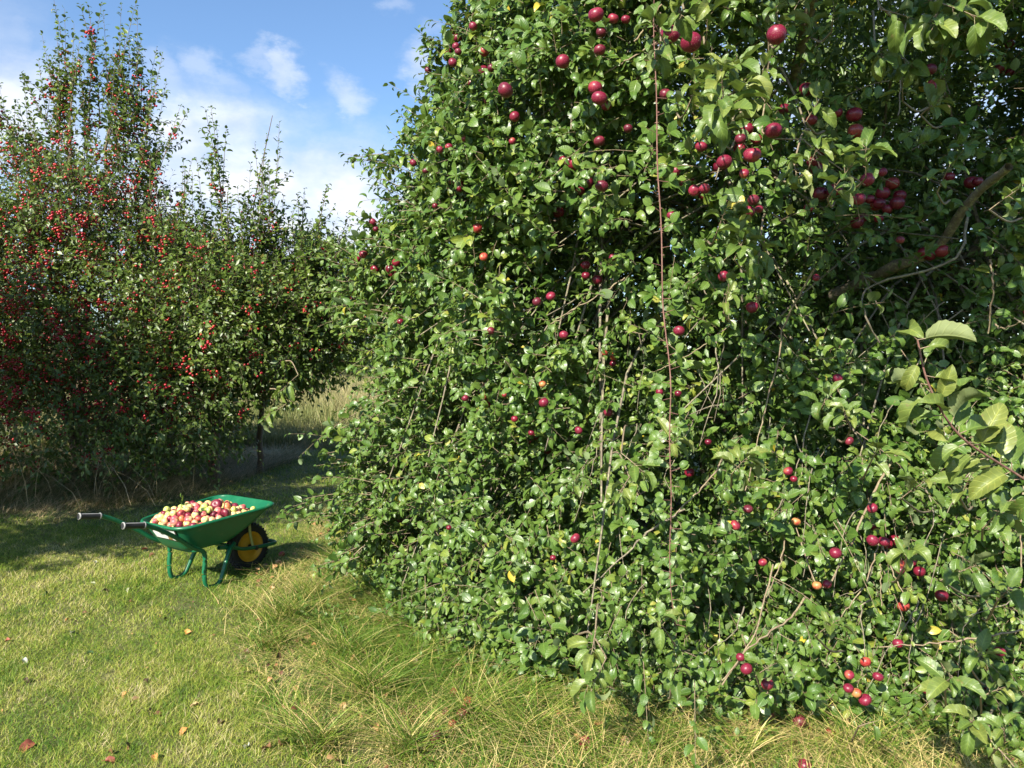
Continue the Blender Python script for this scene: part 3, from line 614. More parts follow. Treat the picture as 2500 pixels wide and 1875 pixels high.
for x, y, d, n, ll, mode in near:
    e = at(x * 1.13, y * 1.13, d); out_ = nrm(np.array([e[0] - CX, e[1] - CY, 0]))
    dd = np.array([rng.normal(0, .35), -.3, .8 if mode == 'u' else -.5]) + out_ * .35
    ll *= 1.12; n = int(n * 1.3) + 1; Ls = ll * rng.uniform(1.2, 1.9); b0 = e - nrm(dd) * Ls * .6
    shoots(nearA, nearT, b0[None], dd[None], np.array([Ls]), n, np.array([[0, 0, -.08]]), np.array([ll]), BIG, elev=(.7, 1.5), upw=.75, sunw=.35, rough=.3, twr=.003, grav=.12 if mode == 'u' else .3, start=.25)
    # a stem back into the crown
    q = at(x * 1.13, y * 1.13, surf_depth(x * 1.13, y * 1.13) + .25) + np.array([rng.normal(0, .08), 0, -.12 if mode == 'u' else .2])
    tubes(nearT, smooth_path([q, (q + b0) / 2 + np.array([0, 0, -.03 if mode == 'u' else .05]), b0], 8), np.linspace(.006, .0035, 8), 5)
# the closest shoot, hanging in from the right
stem = smooth_path([at(2800, 1320, 1.95), at(2620, 1240, 1.85), at(2470, 1150, 1.78), at(2340, 1060, 1.7), at(2268, 940, 1.66), at(2240, 830, 1.65)], 26)
stemA = Acc(); tubes(stemA, stem, np.linspace(.0032, .002, 26), 6)
big = [(25, 2140, 745, .085), (25, 2400, 800, .105), (24, 2310, 835, .06), (20, 2110, 910, .085), (19, 2085, 1060, .105), (17, 2180, 1020, .08), (16, 2420, 800, .10), (15, 2500, 990, .12), (14, 2260, 1130, .095), (12, 2190, 1180, .075), (11, 2450, 1060, .10), (10, 2310, 1230, .105), (9, 2420, 1180, .1),
       (8, 2560, 1120, .11), (7, 2400, 1300, .1), (6, 2330, 1250, .09), (5, 2600, 1180, .1), (4, 2480, 1350, .1), (3, 2500, 1260, .09), (18, 2390, 905, .09), (21, 2330, 930, .07), (13, 2480, 905, .11), (23, 2200, 960, .07), (22, 2300, 780, .06), (17, 2300, 1000, .075), (16, 2250, 1060, .08), (15, 2350, 960, .08), (13, 2350, 1130, .09), (12, 2420, 980, .09), (14, 2420, 1080, .1), (19, 2180, 870, .08), (18, 2330, 880, .075), (11, 2300, 1150, .085), (9, 2530, 1080, .1), (10, 2470, 1000, .1)]
for i, px, py, ll in big:
    p = stem[i]; tgt = at(px, py, p[1] + rng.uniform(-.05, .06)); v = tgt - p; d = nrm(v)
    base = p + d * .02
    tubes(nearT, np.array([[p, base]]), np.array([[.0014, .0012]]), 4)
    d = nrm(d + np.array([0, -.1, 0])); up = np.array([0, 0, .9]) + rng.normal(0, .3, 3) + np.array([-.35, -.8, 0])
    if i in (25, 20, 16): up = np.array([-.3, .9, .5])      # undersides showing
    place_leaves(nearA, base[None], d[None] + np.array([[0, 0, .12]]), up[None], np.array([ll * .98]), 1.0, rng.uniform(.3, .9, 1), BIG)
nearA.build('near_leaves', M['big_leaf'], tree); stemA.build('hanging_shoot', M['cane'], tree)
twigA.add(np.concatenate(nearT.V), np.concatenate(nearT.Q)); twigA.build('twigs', M['twig'], tree)
print('tree verts', leafA.n, twigA.n)

THIN[0] = False
# ------------------------------------------------------------------ apples
def apple_template(seg=20, rings=14, stem=True, r=1.0):
    a = Acc(); V = []
    for i in range(rings + 1):
        ph = pi * i / rings; rad = sin(ph); z = cos(ph)
        rr = rad * (1 + .05 * cos(ph)) * 1.02; zz = z * .92
        zz -= .20 * math.exp(-(rad / .28) ** 2) * (1 if z > 0 else 0); zz += .14 * math.exp(-(rad / .22) ** 2) * (1 if z < 0 else 0)
        for j in range(seg):
            an = 2 * pi * j / seg; k = 1 + .02 * cos(5 * an) * (z < 0)
            V.append((rr * k * cos(an), rr * k * sin(an), zz))
    idx = np.arange((rings + 1) * seg).reshape(rings + 1, seg); Q = []
    for i in range(rings):
        for j in range(seg): Q.append([idx[i, j], idx[i + 1, j], idx[i + 1, (j + 1) % seg], idx[i, (j + 1) % seg]])
    a.add(np.array(V) * r, Q)
    if stem: tubes(a, smooth_path(np.array([(0, 0, .7), (.03, 0, .95), (.1, .02, 1.15)]) * r, 5), np.array([.03, .025, .025, .03, .045]) * r, 5, mat=1)
    for k in range(5):   # dry calyx
        an = k * 2 * pi / 5; a.add(np.array([(.12 * cos(an - .4), .12 * sin(an - .4), -.80), (.12 * cos(an + .4), .12 * sin(an + .4), -.80), (.05 * cos(an), .05 * sin(an), -.95)]) * r, None, [[0, 1, 2]], mat=1)
    return a
stem_m = simple('apple_stem', (.13, .08, .04), .8)
APM = {}
for kname in ('ap_red', 'ap_orange', 'ap_dark', 'ap_pink', 'ap_yellow', 'ap_green'):
    APM[kname] = apple_template(24, 16, r=.03).mesh('apple', [M[kname], stem_m])     # unit 3 cm radius
def put_apple(me, P, r, parent=None, name='apple', tilt=.35):
    o = bpy.data.objects.new(name, me); COL.objects.link(o); o.scale = (r / .03 * random.uniform(.94, 1.06), r / .03 * random.uniform(.94, 1.06), r / .03 * random.uniform(.9, 1.04))
    o.rotation_euler = (random.gauss(0, tilt), random.gauss(0, tilt), random.uniform(0, 6.28))
    if parent: o.parent = parent; o.location = tuple(np.asarray(P) - np.array(parent.location))
    else: o.location = tuple(P)
    return o
rest = Acc()
tmpl = apple_template(12, 8, stem=False, r=1.0); TV, TQ = tmpl.V[0], tmpl.Q[0]
def rest_apple(acc, P, r, rv): acc.add(TV * r + np.asarray(P), TQ, None, np.tile([rv, 0, 0], (len(TV), 1)))
for i, (s, P, r_, y) in enumerate(cand):
    mt = random.choices(['ap_red', 'ap_orange', 'ap_dark', 'ap_yellow'], [8, .4, 3, .0] if y < 700 else [7, 2, 2, .2])[0]
    if i < 100: put_apple(APM[mt], P, r_, tree)
    else: rest_apple(rest, P, r_, rng.uniform(0, .8))
P, O, th = crown_points(900, .78, .95, .3, 4.8); P = P[(P[:, 2] > 2) | (rng.uniform(0, 1, len(P)) < .45)]
P = np.concatenate([P[::3] + rng.normal(0, .045, P[::3].shape) for _ in range(3)])
for p in P: rest_apple(rest, p, rng.uniform(.022, .036) * (1.1 if p[2] > 2 else .85), rng.beta(1.6, 2.5))
o = rest.build('apples_among_the_leaves', M['apple_rest'], tree); o['kind'] = 'stuff'

# ------------------------------------------------------------------ bramble cane
br = empty('bramble', tuple(at(1497 * 1.13, 1410 * 1.13, 3.0) * np.array([1, 1, 0]))); tag(br, 'single reddish bramble cane running straight down the front of the big tree', 'bramble')
pc = depth_pts([(1418, -30, 3.15), (1422, 130, 3.12), (1426, 300, 3.1), (1433, 450, 3.1), (1440, 620, 3.1), (1448, 760, 3.08), (1457, 900, 3.06), (1466, 1050, 3.04), (1476, 1200, 3.02), (1488, 1350, 3.0), (1500, 1415, 3.0)])
pc = smooth_path(pc, 90); pc += np.stack([.014 * fnoise(np.arange(90) * .12, 0 * np.arange(90), 1), np.interp(np.arange(90), [0, 50, 89], [0, .05, .3]), np.zeros(90)], 1)
a = Acc(); tubes(a, pc, np.interp(np.arange(90), [0, 20, 60, 89], [.0012, .0031, .0026, .0013]), 6)
for i in range(4, 88, 1):   # prickles
    for q in range(2):
        dd = nrm(np.array([rng.normal(), rng.normal(), -.3])); p = pc[i] + (pc[i + 1] - pc[i]) * rng.uniform(0, 1)
        a.add([p + [0, 0, .0025], p - [0, 0, .0025], p + dd * .012], None, [[0, 1, 2]])
a.build('cane', M['cane'], br)
la = Acc(); lt_ = Acc()
for i in range(3, 88, 2):
    sd = 1 if (i // 4) % 2 else -1; dd = nrm(np.array([sd * rng.uniform(.5, 1), -rng.uniform(.1, .6), rng.uniform(-.2, .4)])); e = pc[i] + dd * rng.uniform(.03, .05)
    tubes(lt_, np.array([[pc[i], e]]), np.array([[.0012, .001]]), 4)
    for k_, an in enumerate((-1.1, 0, 1.1)):
        s_ = nrm(np.cross(dd, [0, 0, 1])); d2 = nrm(dd * cos(an) + np.array([0, 0, 1]) * sin(an) * .6 + s_ * sin(an) * .4)
        place_leaves(la, (e + d2 * .004)[None], d2[None], np.array([[-.3 + rng.normal(0, .3), -1, .6]]), np.array([rng.uniform(.035, .05)]), 1.25, rng.uniform(.2, .7, 1), HI)
la.add(np.concatenate(lt_.V), np.concatenate(lt_.Q), None, None, 1); la.build('leaves', [M['weed_leaf'], M['cane']], br)

# ------------------------------------------------------------------ crab apple trees at the left
sp = None
def crab_tree(name, label, cx, cy, body, tops, n_sh, n_fr, trunkpts, group=None, lf=1.0, hang=()):
    """body: list of (x, y, z, rx, ry, rz) ellipsoids; tops: (px, py, depth) tips of the upright shoots"""
    root = empty(name, (cx, cy, 0)); tag(root, label, 'crab apple tree')
    LA = Acc(); TA = Acc(); FR = Acc()
    vol = np.array([e[3] * e[4] * e[5] for e in body]); Ps = []; Os = []
    for e, v in zip(body, vol / vol.sum()):
        n = int(n_sh * 2.2 * v); u = nrm(rng.normal(0, 1, (n, 3))) * (rng.uniform(.18, 1, n) ** (1 / 2.4))[:, None]
        u *= (1 + .16 * np.sin(u[:, 0:1] * 7 + u[:, 2:3] * 9 + cx) + .1 * np.sin(u[:, 1:2] * 13 + u[:, 2:3] * 5))
        P = np.array(e[:3]) + u * np.array(e[3:]); Ps.append(P); Os.append(nrm(u / np.array(e[3:])))
    P = np.concatenate(Ps); O = np.concatenate(Os); k = P[:, 2] > .12; P, O = P[k], O[k]
    D = O * .5 + rng.normal(0, .4, P.shape); D[:, 2] += np.interp(P[:, 2], [1, 2.2, 3.5], [-.1, .35, 1.1])
    L = rng.uniform(.15, .42, len(P)); bend = rng.normal(0, .12, P.shape); bend[:, 2] -= .08
    shoots(LA, TA, P, D, L, 9, bend, rng.uniform(.055, .078, len(P)) * lf, LO, upw=.5, sunw=.5, outw=O * .3, rough=.55, twr=.0016, grav=.15, wr=1.05)
    # upright shoots
    tp_ = []
    for x, y, d in tops:
        tip = at(x, y, d); b_ = np.array([tip[0] + (cx - tip[0]) * .22 + rng.normal(0, .1), d + rng.normal(0, .2), max(1.9, tip[2] - rng.uniform(1.3, 2.2))])
        v = tip - b_; tp_.append((b_, v, np.linalg.norm(v)))
        for q in range(rng.integers(3, 7)):
            f = rng.uniform(.15, .6); s0 = b_ + v * f; v2 = v * rng.uniform(.18, .4) + rng.normal(0, .16, 3); tp_.append((s0, v2, np.linalg.norm(v2)))
    for b_, v, l_ in tp_:
        shoots(LA, TA, b_[None], v[None], np.array([l_]), int(l_ * 30) + 6, rng.normal(0, .03, (1, 3)), np.array([.072]), HI, upw=.4, sunw=.3, rough=.3, twr=.0055, elev=(.7, 1.25), start=.02, grav=.12, jit=.15)
    # fruit up the shoots too
    tall = [(b_ + v * rng.uniform(.05, .6)) for b_, v, l_ in tp_ for _ in range(2)]
    for x, y, d in hang:
        tip = at(x * 1.13, y * 1.13, d); v = np.array([rng.normal(0, .15), rng.normal(0, .1), -rng.uniform(.3, .6)])
        for q in range(3): shoots(LA, TA, (tip - v + rng.normal(0, .06, 3))[None], (v + rng.normal(0, .1, 3))[None], np.array([np.linalg.norm(v)]), 13, np.zeros((1, 3)), np.array([.08]), HI, upw=.7, sunw=.6, rough=.35, twr=.004, grav=.2)
    # fruit in bunches
    fr = []
    nb = int(n_fr * 1.5) // 4; ib = rng.integers(0, len(P), nb)
    for i in ib:
        c = P[i] + O[i] * .09
        if c[2] < .3 or rng.uniform() > np.interp(c[2], [.3, 1.2, 4.4, 5.2], [.35, 1, 1, .4]): continue
        for q in range(rng.integers(4, 12)): fr.append(c + rng.normal(0, .042, 3))
    for c in tall:
        if rng.uniform() < (.55 if n_fr > 4000 else .2):
            for q in range(rng.integers(2, 6)): fr.append(c + rng.normal(0, .03, 3))
    fr = np.array(fr); px, py = project(fr); rs = rng.uniform(.012, .018, len(fr))
    score = rs / fr[:, 1] - np.where((px < 0) | (px > 2500) | (py < 0) | (py > 1875), 1, 0) - np.linalg.norm((fr - np.array([cx, cy, 2.4])), axis=1) * 0
    order = np.argsort(-score); 
    me = None; ct = apple_template(8, 6, stem=False, r=1.0)
    for j, i in enumerate(order):
        if j < 100:
            if me is None:
                am = Acc(); am.add(ct.V[0] * .012, ct.Q[0], None, np.tile([.55, 0, 0], (len(ct.V[0]), 1))); me = am.mesh('crab_apple', [M['crab']])
            o = bpy.data.objects.new('crab_apple', me); COL.objects.link(o); o.parent = root; o.location = tuple(fr[i] - np.array([cx, cy, 0])); s_ = rs[i] / .012; o.scale = (s_, s_, s_)
        else: FR.add(ct.V[0] * rs[i] + fr[i], ct.Q[0], None, np.tile([rng.uniform(), 0, 0], (len(ct.V[0]), 1)))
    LA.build('crown', M['crab_leaf'], root); o = FR.build('crab_apples_in_bunches', M['crab'], root); o['kind'] = 'stuff'
    for pts, r0, r1 in trunkpts:
        a = Acc(); p = smooth_path(pts, 20); p[2:] += rng.normal(0, .012, (18, 3)); tubes(a, p, np.linspace(r0, r1, 20), 7); a.build('trunk', M['crab_twig'], root)
        # side branches
        for q in range(9):
            s0 = p[rng.integers(5, 19)]; e0 = s0 + rng.normal(0, .5, 3) + np.array([0, 0, .45]); tubes(TA, smooth_path([s0, (s0 + e0) / 2 + rng.normal(0, .06, 3), e0], 7), np.linspace(.012, .004, 7), 4)
    TA.build('twigs', M['crab_twig'], root)
    return root
topsA = [(x * 1.13, y * 1.13, d) for x, y, d in [(5, 190, 10.2), (45, 165, 10), (95, 85, 10.2), (70, 130, 10.3), (140, 25, 10.2), (165, 45, 10), (190, 75, 10.4), (215, 0, 10.2), (235, 40, 10), (262, 5, 10.1), (300, 5, 10.4), (290, 75, 10), (315, 80, 10.3), (355, 118, 10.1), (340, 215, 9.9), (385, 240, 9.8), (-30, 150, 10), (120, 60, 10.5), (250, 110, 9.8), (400, 330, 9.7)]][:]
crab_tree('crab_apple_tree', 'tall crab apple tree at the left edge with upright shoots and masses of red fruit', -5.75, 10.3,
          [(-5.8, 10.3, 2.4, 1.65, 1.5, 1.7), (-5.45, 10.1, 3.3, .95, 1.0, 1.1), (-6.5, 10.2, 2.9, 1.1, 1.2, 1.6), (-5.4, 9.6, .95, 1.7, 1.0, .95), (-7.6, 10.4, 2.0, 1.4, 1.2, 1.8)], topsA + [(x_ * 1.13, y_ * 1.13, 10.2) for x_, y_ in [(60, 210), (110, 130), (130, 110), (180, 120), (205, 90), (240, 95), (270, 60), (300, 110), (335, 170), (20, 270), (150, 150), (260, 150), (75, 250), (350, 260), (310, 210)]], 3700, 5600,
          [([(-5.7, 10.3, -.05), (-5.75, 10.3, 1.0), (-5.6, 10.2, 2.2), (-5.35, 10.1, 3.3), (-5.2, 10.1, 4.6)], .07, .015), ([(-5.75, 10.3, 0), (-5.95, 10.2, 1.2), (-6.2, 10.2, 2.5), (-6.3, 10.2, 4.2)], .06, .012), ([(-5.7, 10.3, .1), (-5.2, 10.1, 1.4), (-4.9, 10, 2.6), (-4.7, 10, 3.6)], .05, .01), ([(-5.7, 10.3, .2), (-5.7, 10.2, 1.6), (-5.75, 10.1, 3.1), (-5.7, 10.1, 4.9)], .05, .01)])
crab_tree('crab_apple_tree', 'rounder crab apple tree behind the wheelbarrow handles, right beside the tallest one', -3.85, 10.0,
          [(-3.85, 10.0, 2.15, 1.2, 1.2, 1.05), (-3.3, 9.9, 2.1, 1.0, 1.0, .8), (-4.4, 10.0, 2.6, .7, .9, .8), (-4.2, 9.6, 1.15, 1.0, .9, .8)],
          [(x * 1.13, y * 1.13, d) for x, y, d in [(470, 222, 9.7), (480, 260, 9.8), (430, 330, 9.8), (390, 330, 9.9), (575, 292, 9.8), (612, 258, 9.8), (600, 340, 9.7), (545, 350, 9.9), (520, 400, 9.7), (640, 455, 9.8), (560, 330, 10), (500, 380, 9.7), (455, 400, 9.9), (580, 420, 9.8), (410, 380, 9.7), (615, 430, 9.9), (665, 470, 9.8), (495, 450, 9.8), (535, 440, 10)]], 1950, 900,
          [([(-3.85, 10, -.05), (-3.8, 9.95, .9), (-3.6, 9.9, 1.9), (-3.4, 9.9, 2.6)], .06, .012), ([(-3.85, 10, 0), (-4.1, 10, 1.2), (-4.3, 9.9, 2.3), (-4.3, 9.9, 2.9)], .05, .01)])
crab_tree('crab_apple_tree', 'brighter green small apple tree whose branches hang over the gap to the meadow', -3.6, 11.0,
          [(-2.75, 10.5, 2.55, 1.0, .9, .7), (-2.2, 10.3, 2.3, .95, .8, .7), (-3.3, 10.3, 2.1, .8, .7, .7), (-2.9, 10.2, 1.7, .9, .6, .42)],
          [(x * 1.13, y * 1.13, d) for x, y, d in [(710, 408, 10.2), (735, 470, 10.3), (690, 480, 10.1), (660, 500, 10.1), (780, 520, 10.2), (645, 400, 10.1), (720, 500, 10.2), (755, 540, 10.2), (700, 530, 10.1), (680, 450, 10), (810, 540, 10.2), (670, 540, 10.1)]], 1150, 260,
          [([(-3.6, 11.0, -.05), (-3.55, 10.9, .8), (-3.3, 10.7, 1.6), (-2.8, 10.5, 2.9)], .05, .012), ([(-3.55, 10.9, .9), (-2.9, 10.6, 1.8), (-2.2, 10.4, 2.4)], .035, .008)], lf=1.25,
          hang=[(600, 830, 9.6), (620, 800, 9.6), (590, 900, 9.6), (690, 800, 9.9), (660, 820, 9.8), (700, 830, 9.9), (560, 880, 9.5), (740, 780, 9.9), (480, 900, 9.4), (510, 930, 9.4), (640, 880, 9.7)])

# ------------------------------------------------------------------ other trees (behind, and at the left out of the frame, shading the bank)
def leafy_tree(name, label, x, y, h, r, n, mat, ls=.2, zb=.5, cat='tree', group=None, tr=.12, tex=LO):
    root = empty(name, (x, y, 0)); tag(root, label, cat, group)
    LA = Acc(); ne = 9; cs = []
    for k in range(ne):
        a_ = rng.uniform(0, 6.28); q = rng.uniform(0, .55) * r; zz = zb + (h - zb) * rng.uniform(.2, .8)
        cs.append((x + q * cos(a_), y + q * sin(a_), zz, r * rng.uniform(.35, .6), (h - zb) * rng.uniform(.16, .3)))
    cs.append((x, y, zb + (h - zb) * .5, r * .7, (h - zb) * .5))
    for c in cs:
        m_ = n // len(cs); u = nrm(rng.normal(0, 1, (m_, 3))) * (rng.uniform(.2, 1, m_) ** .4)[:, None]
        P = np.array(c[:3]) + u * np.array([c[3], c[3], c[4]]); O = nrm(u)
        k_ = P[:, 2] > .1; P, O = P[k_], O[k_]
        shoots(LA, None, P, O + rng.normal(0, .5, P.shape), np.full(len(P), ls * 2.5), 7, rng.normal(0, .1, P.shape), np.full(len(P), ls), LO, outw=O * .3)
    LA.build('crown', mat, root)
    a = Acc(); tubes(a, smooth_path([(x, y, -.1), (x + .05, y, h * .3), (x, y, h * .75)], 10), np.linspace(tr, tr * .25, 10), 8)
    for q in range(8):
        a_ = q * .8; s0 = np.array([x + .03, y, h * rng.uniform(.25, .6)]); e0 = s0 + np.array([cos(a_) * r * .6, sin(a_) * r * .6, h * .2]); tubes(a, smooth_path([s0, (s0 + e0) / 2 + [0, 0, .1], e0], 7), np.linspace(tr * .4, tr * .1, 7), 5)
    a.build('trunk', M['bark'], root)
    return root
leafy_tree('fruit_tree', 'leafy fruit tree standing just left of the view and shading the bank', -5.55, 4.75, 4.7, 1.6, 3600, M['crab_leaf'], .08, .9)
leafy_tree('fruit_tree', 'wider fruit tree farther left of the view, away from the lawn', -8.0, 4.9, 5.1, 2.1, 3500, M['crab_leaf'], .08, .5)
leafy_tree('fruit_tree', 'fruit tree left of the view nearest to the bank of dry grass', -6.5, 6.9, 4.4, 1.3, 2600, M['crab_leaf'], .08, .9)
far = [(-31, 52, 6.5, 5.5, 'broad dark tree beyond the meadow, farthest left', 'far_leaf'), (-24.5, 50, 5.6, 4.5, 'dark rounded tree beyond the meadow, second from the left', 'far_leaf'), (-19, 54, 6.6, 4.5, 'darker tree beyond the meadow, left of the gap', 'far_leaf'),
       (-14, 52, 6.3, 4.2, 'tree across the meadow seen through the gap beside the small crab apple', 'far_leaf'), (-9, 55, 7.0, 4.6, 'tree across the meadow half hidden by the big apple tree', 'far_leaf'), (-2, 56, 7.2, 5, 'far tree behind the big apple tree', 'far_leaf')]
for x, y, h, r, lb, mt in far: leafy_tree('far_tree', lb, x, y, h, r, 520, M[mt], .26, .3, group='trees beyond the meadow', tr=.25)
leafy_tree('willow', 'pale grey green willow showing between the crab apple trees', -10.8, 26, 6.6, 1.6, 500, M['far_pale_leaf'], .12, .8, cat='willow')
leafy_tree('hedge_shrub', 'dark shrub behind the tall crab apple tree, lower than its crown', -8.6, 13.2, 3.0, 2.2, 800, M['far_leaf'], .09, .1, cat='shrub', group='shrubs behind the crab apple trees')
leafy_tree('hedge_shrub', 'dark shrub behind the rounder crab apple tree', -5.9, 13.2, 2.3, 1.5, 900, M['far_leaf'], .09, .1, cat='shrub', group='shrubs behind the crab apple trees')

hd = Acc(); n = 9000; hx = rng.uniform(-60, 14, n); hy = 62 + rng.normal(0, 1.0, n); hz = rng.uniform(0, 1, n) ** .8 * (3.0 + .8 * fnoise(hx, hy, .12))
shoots(hd, None, np.stack([hx, hy, hz], 1), rng.normal(0, 1, (n, 3)), np.full(n, .7), 6, np.zeros((n, 3)), np.full(n, .34), LO, rough=.6)
o = hd.build('hedge', M['far_leaf']); tag(o, 'long dark hedge closing off the far side of the meadow', 'hedge')
# ------------------------------------------------------------------ grass
def blades(acc, x, y, h, w, lean, rnd, seg=2, az=None, twist=None):
    n = len(x); az = rng.uniform(0, 2 * pi, n) if az is None else az
    ld = np.stack([np.cos(az), np.sin(az), np.zeros(n)], 1); wa = az + pi / 2 + rng.normal(0, .6, n); wdv = np.stack([np.cos(wa), np.sin(wa), np.zeros(n)], 1)
    root = np.stack([x, y, gz(x, y) * (np.hypot(x, y - 6) < 16) - .004], 1); ts = np.linspace(0, 1, seg + 1); rows = []
    for i, s in enumerate(ts):
        zz = h * (s - .35 * lean / (1 + lean) * s ** 2); c = root + ld * (h * lean * s ** 1.7)[:, None] + np.array([0, 0, 1.]) * np.maximum(zz, .002)[:, None]
        wk = w * (1 - s * .75)
        if i < seg: rows += [c - wdv * (wk / 2)[:, None], c + wdv * (wk / 2)[:, None]]
        else: rows += [c]
    V = np.stack(rows, 1); nv = V.shape[1]; off = (np.arange(n) * nv)[:, None, None]
    Qd = np.array([[2 * i, 2 * i + 1, 2 * i + 3, 2 * i + 2] for i in range(seg - 1)]).reshape(-1, 4); T = np.array([[2 * seg - 2, 2 * seg - 1, 2 * seg]])
    A = np.zeros((n, nv, 3)); A[:, :, 0] = np.clip(rnd, 0, 1)[:, None]
    acc.add(V.reshape(-1, 3), (Qd[None] + off).reshape(-1, 4), (T[None] + off).reshape(-1, 3), A.reshape(-1, 3))
def edge_x(y):     # right edge of the mown lawn
    return np.interp(y, [2, 3.04, 3.47, 4.2, 5.3, 6.0, 6.7, 8, 9.5, 14], [-.2, -.6, -.9, -1.35, -1.66, -1.7, -1.62, -1.9, -2.1, -2.4])
def bank_y(x):     # front edge of the rough bank under the crab apple trees
    return np.interp(x, [-9, -6, -4.5, -3.9, -3.6, -3.4], [7.4, 7.5, 7.9, 8.4, 9.6, 14.5])
def in_tree(x, y): return np.hypot(x - CX, y - CY) < 3.05
# mown lawn
g = Acc()
for n, y0, y1, w, hh in ((170000, 2.3, 4.6, .0028, .03), (150000, 4.6, 7.5, .0036, .036), (70000, 7.5, 16, .006, .05)):
    y = rng.uniform(y0, y1, n); x = rng.uniform(max(-.72 * y1 - .6, -6.8), .4 if y1 < 8 else -1.2, n); ex = edge_x(y) + .16 * fnoise(x, y, 2.2)
    k = (x < ex + rng.normal(0, .1, n)) & (y < bank_y(x) + .12 * fnoise(x, y, 3, 2) + rng.normal(0, .12, n)) & ((y < 9.5) | (x > -4.0)); x, y = x[k], y[k]
    bare = fnoise(x, y, 9, 5) + .6 * fnoise(x, y, 3.3, 9); kb = (bare > -1.15) | (rng.uniform(0, 1, len(x)) < .35); x, y = x[kb], y[kb]
    tone = .39 + .2 * fnoise(x, y, 1.1, 1) + .2 * fnoise(x, y, 6, 4) + .12 * fnoise(x, y, 14, 2)
    r_ = tone + rng.normal(0, .24, len(x))
    hgt = hh * rng.uniform(.6, 1.3, len(x)) * (1 + .35 * fnoise(x, y, 3, 6)); az = rng.uniform(0, 6.28, len(x)) + .8 * fnoise(x, y, 6, 2)
    blades(g, x, y, hgt, np.full(len(x), w), rng.uniform(.4, 1.8, len(x)), r_, 2, az)
o = g.build('lawn_grass', M['lawn'], smooth=False); tag(o, 'short mown grass, yellow green with straw patches, under the wheelbarrow', 'grass', kind='stuff')
# messy long grass along the foot of the big tree
g = Acc(); n = 135000; y = rng.uniform(2.2, 8.2, n) ** 1.0; x = rng.uniform(-2.2, 3.4, n)
edge = edge_x(y) + .16 * fnoise(x, y, 2.2); k = (x > edge - .12 + rng.normal(0, .08, n)) & (np.hypot(x - CX, y - CY) > 2.7); x, y = x[k], y[k]
wet = fnoise(x, y, 1.8, 5); tone = np.where(rng.uniform(0, 1, len(x)) < .40 + .3 * wet + .15 * fnoise(x, y, 7, 3), rng.uniform(.62, .97, len(x)), rng.uniform(0, .55, len(x)))
dist = np.clip((x - edge_x(y)) / .5, .25, 1); hgt = rng.uniform(.04, .17, len(x)) * (.5 + .6 * dist) * (1 + .5 * fnoise(x, y, 3.5, 8))
gap_ = fnoise(x, y, 6, 1) + .7 * fnoise(x, y, 2.6, 6); kg = (gap_ > -.9) | (rng.uniform(0, 1, len(x)) < .25); x, y, hgt, tone = x[kg], y[kg], hgt[kg], tone[kg]; az = 6 * fnoise(x, y, 3.2, 7) + rng.normal(0, 1.4, len(x))
blades(g, x, y, hgt, rng.uniform(.003, .006, len(x)), rng.uniform(.5, 3.4, len(x)), tone, 4, az)
# tussocks
tx = []; ty = []; th_ = []; ta = []
for (px, py, nb, hh) in [(700, 1520, 260, .26), (760, 1470, 200, .24), (660, 1580, 160, .2), (960, 1500, 150, .28), (1050, 1440, 140, .3), (900, 1700, 220, .24), (780, 1820, 240, .22), (1900, 1700, 90, .3), (1940, 1740, 90, .3), (1000, 1840, 200, .22), (850, 1600, 180, .22), (1300, 1800, 200, .2), (1150, 1760, 180, .22), (2250, 1800, 140, .24), (2350, 1780, 140, .3), (1600, 1830, 180, .2), (870, 1400, 160, .28), (930, 1420, 120, .3), (1800, 1850, 150, .2), (2100, 1850, 160, .22)]:
    r = ray(px, py); d = -CAMZ / r[2]; c = np.array([0, 0, CAMZ]) + r * d
    tx += list(c[0] + rng.normal(0, .05, nb)); ty += list(c[1] + rng.normal(0, .05, nb)); th_ += list(hh * rng.uniform(.5, 1.15, nb)); ta += list(rng.uniform(0, 6.28, nb) * .75 + 2.2)
tx = np.array(tx); blades(g, tx, np.array(ty), np.array(th_), rng.uniform(.004, .007, len(tx)), rng.uniform(.4, 1.6, len(tx)), rng.uniform(.05, .6, len(tx)) + (rng.uniform(0, 1, len(tx)) < .3) * .35, 5, np.array(ta))
# straw lying flat
n = 16000; y = rng.uniform(2.3, 7.5, n); x = rng.uniform(-1.9, 3.0, n); k = (x > edge_x(y) - .1) & (np.hypot(x - CX, y - CY) > 2.6); x, y = x[k], y[k]
blades(g, x, y, rng.uniform(.02, .05, len(x)), rng.uniform(.003, .006, len(x)), rng.uniform(3, 8, len(x)), rng.uniform(.66, .95, len(x)), 4, 6.0 * fnoise(x, y, 2.2, 7) + rng.normal(0, 1.2, len(x)))
o = g.build('long_grass', M['long'], smooth=False); tag(o, 'tangled long green grass and pale straw along the foot of the big apple tree', 'grass', kind='stuff')
# weeds at the foot of the tree
g = Acc(); gt = Acc(); n = 4200; th = rng.uniform(-2.9, -.4, n); R_ = 2.75 + 1.25 * rng.uniform(0, 1, n) ** 1.4; x = CX + R_ * np.cos(th); y = CY + R_ * np.sin(th)
dens = fnoise(x, y, 2.5, 9); k = ((dens > .1) & (R_ < 3.7)) | (dens > .8) | ((R_ < 3.3) & (dens > -.6)); k &= x > edge_x(y) + .1; x, y, th = x[k], y[k], th[k]
P = np.stack([x, y, gz(x, y)], 1); D = rng.normal(0, .35, P.shape); D[:, 2] = 1
L = rng.uniform(.06, .3, len(P)) * np.where(np.hypot(x - CX, y - CY) < 3.2, 1.3, .6)
shoots(g, gt, P, D, L, 9, rng.normal(0, .15, P.shape), rng.uniform(.02, .045, len(P)), HI, elev=(.9, 1.4), upw=1, sunw=.2, rough=.3, twr=.0014)
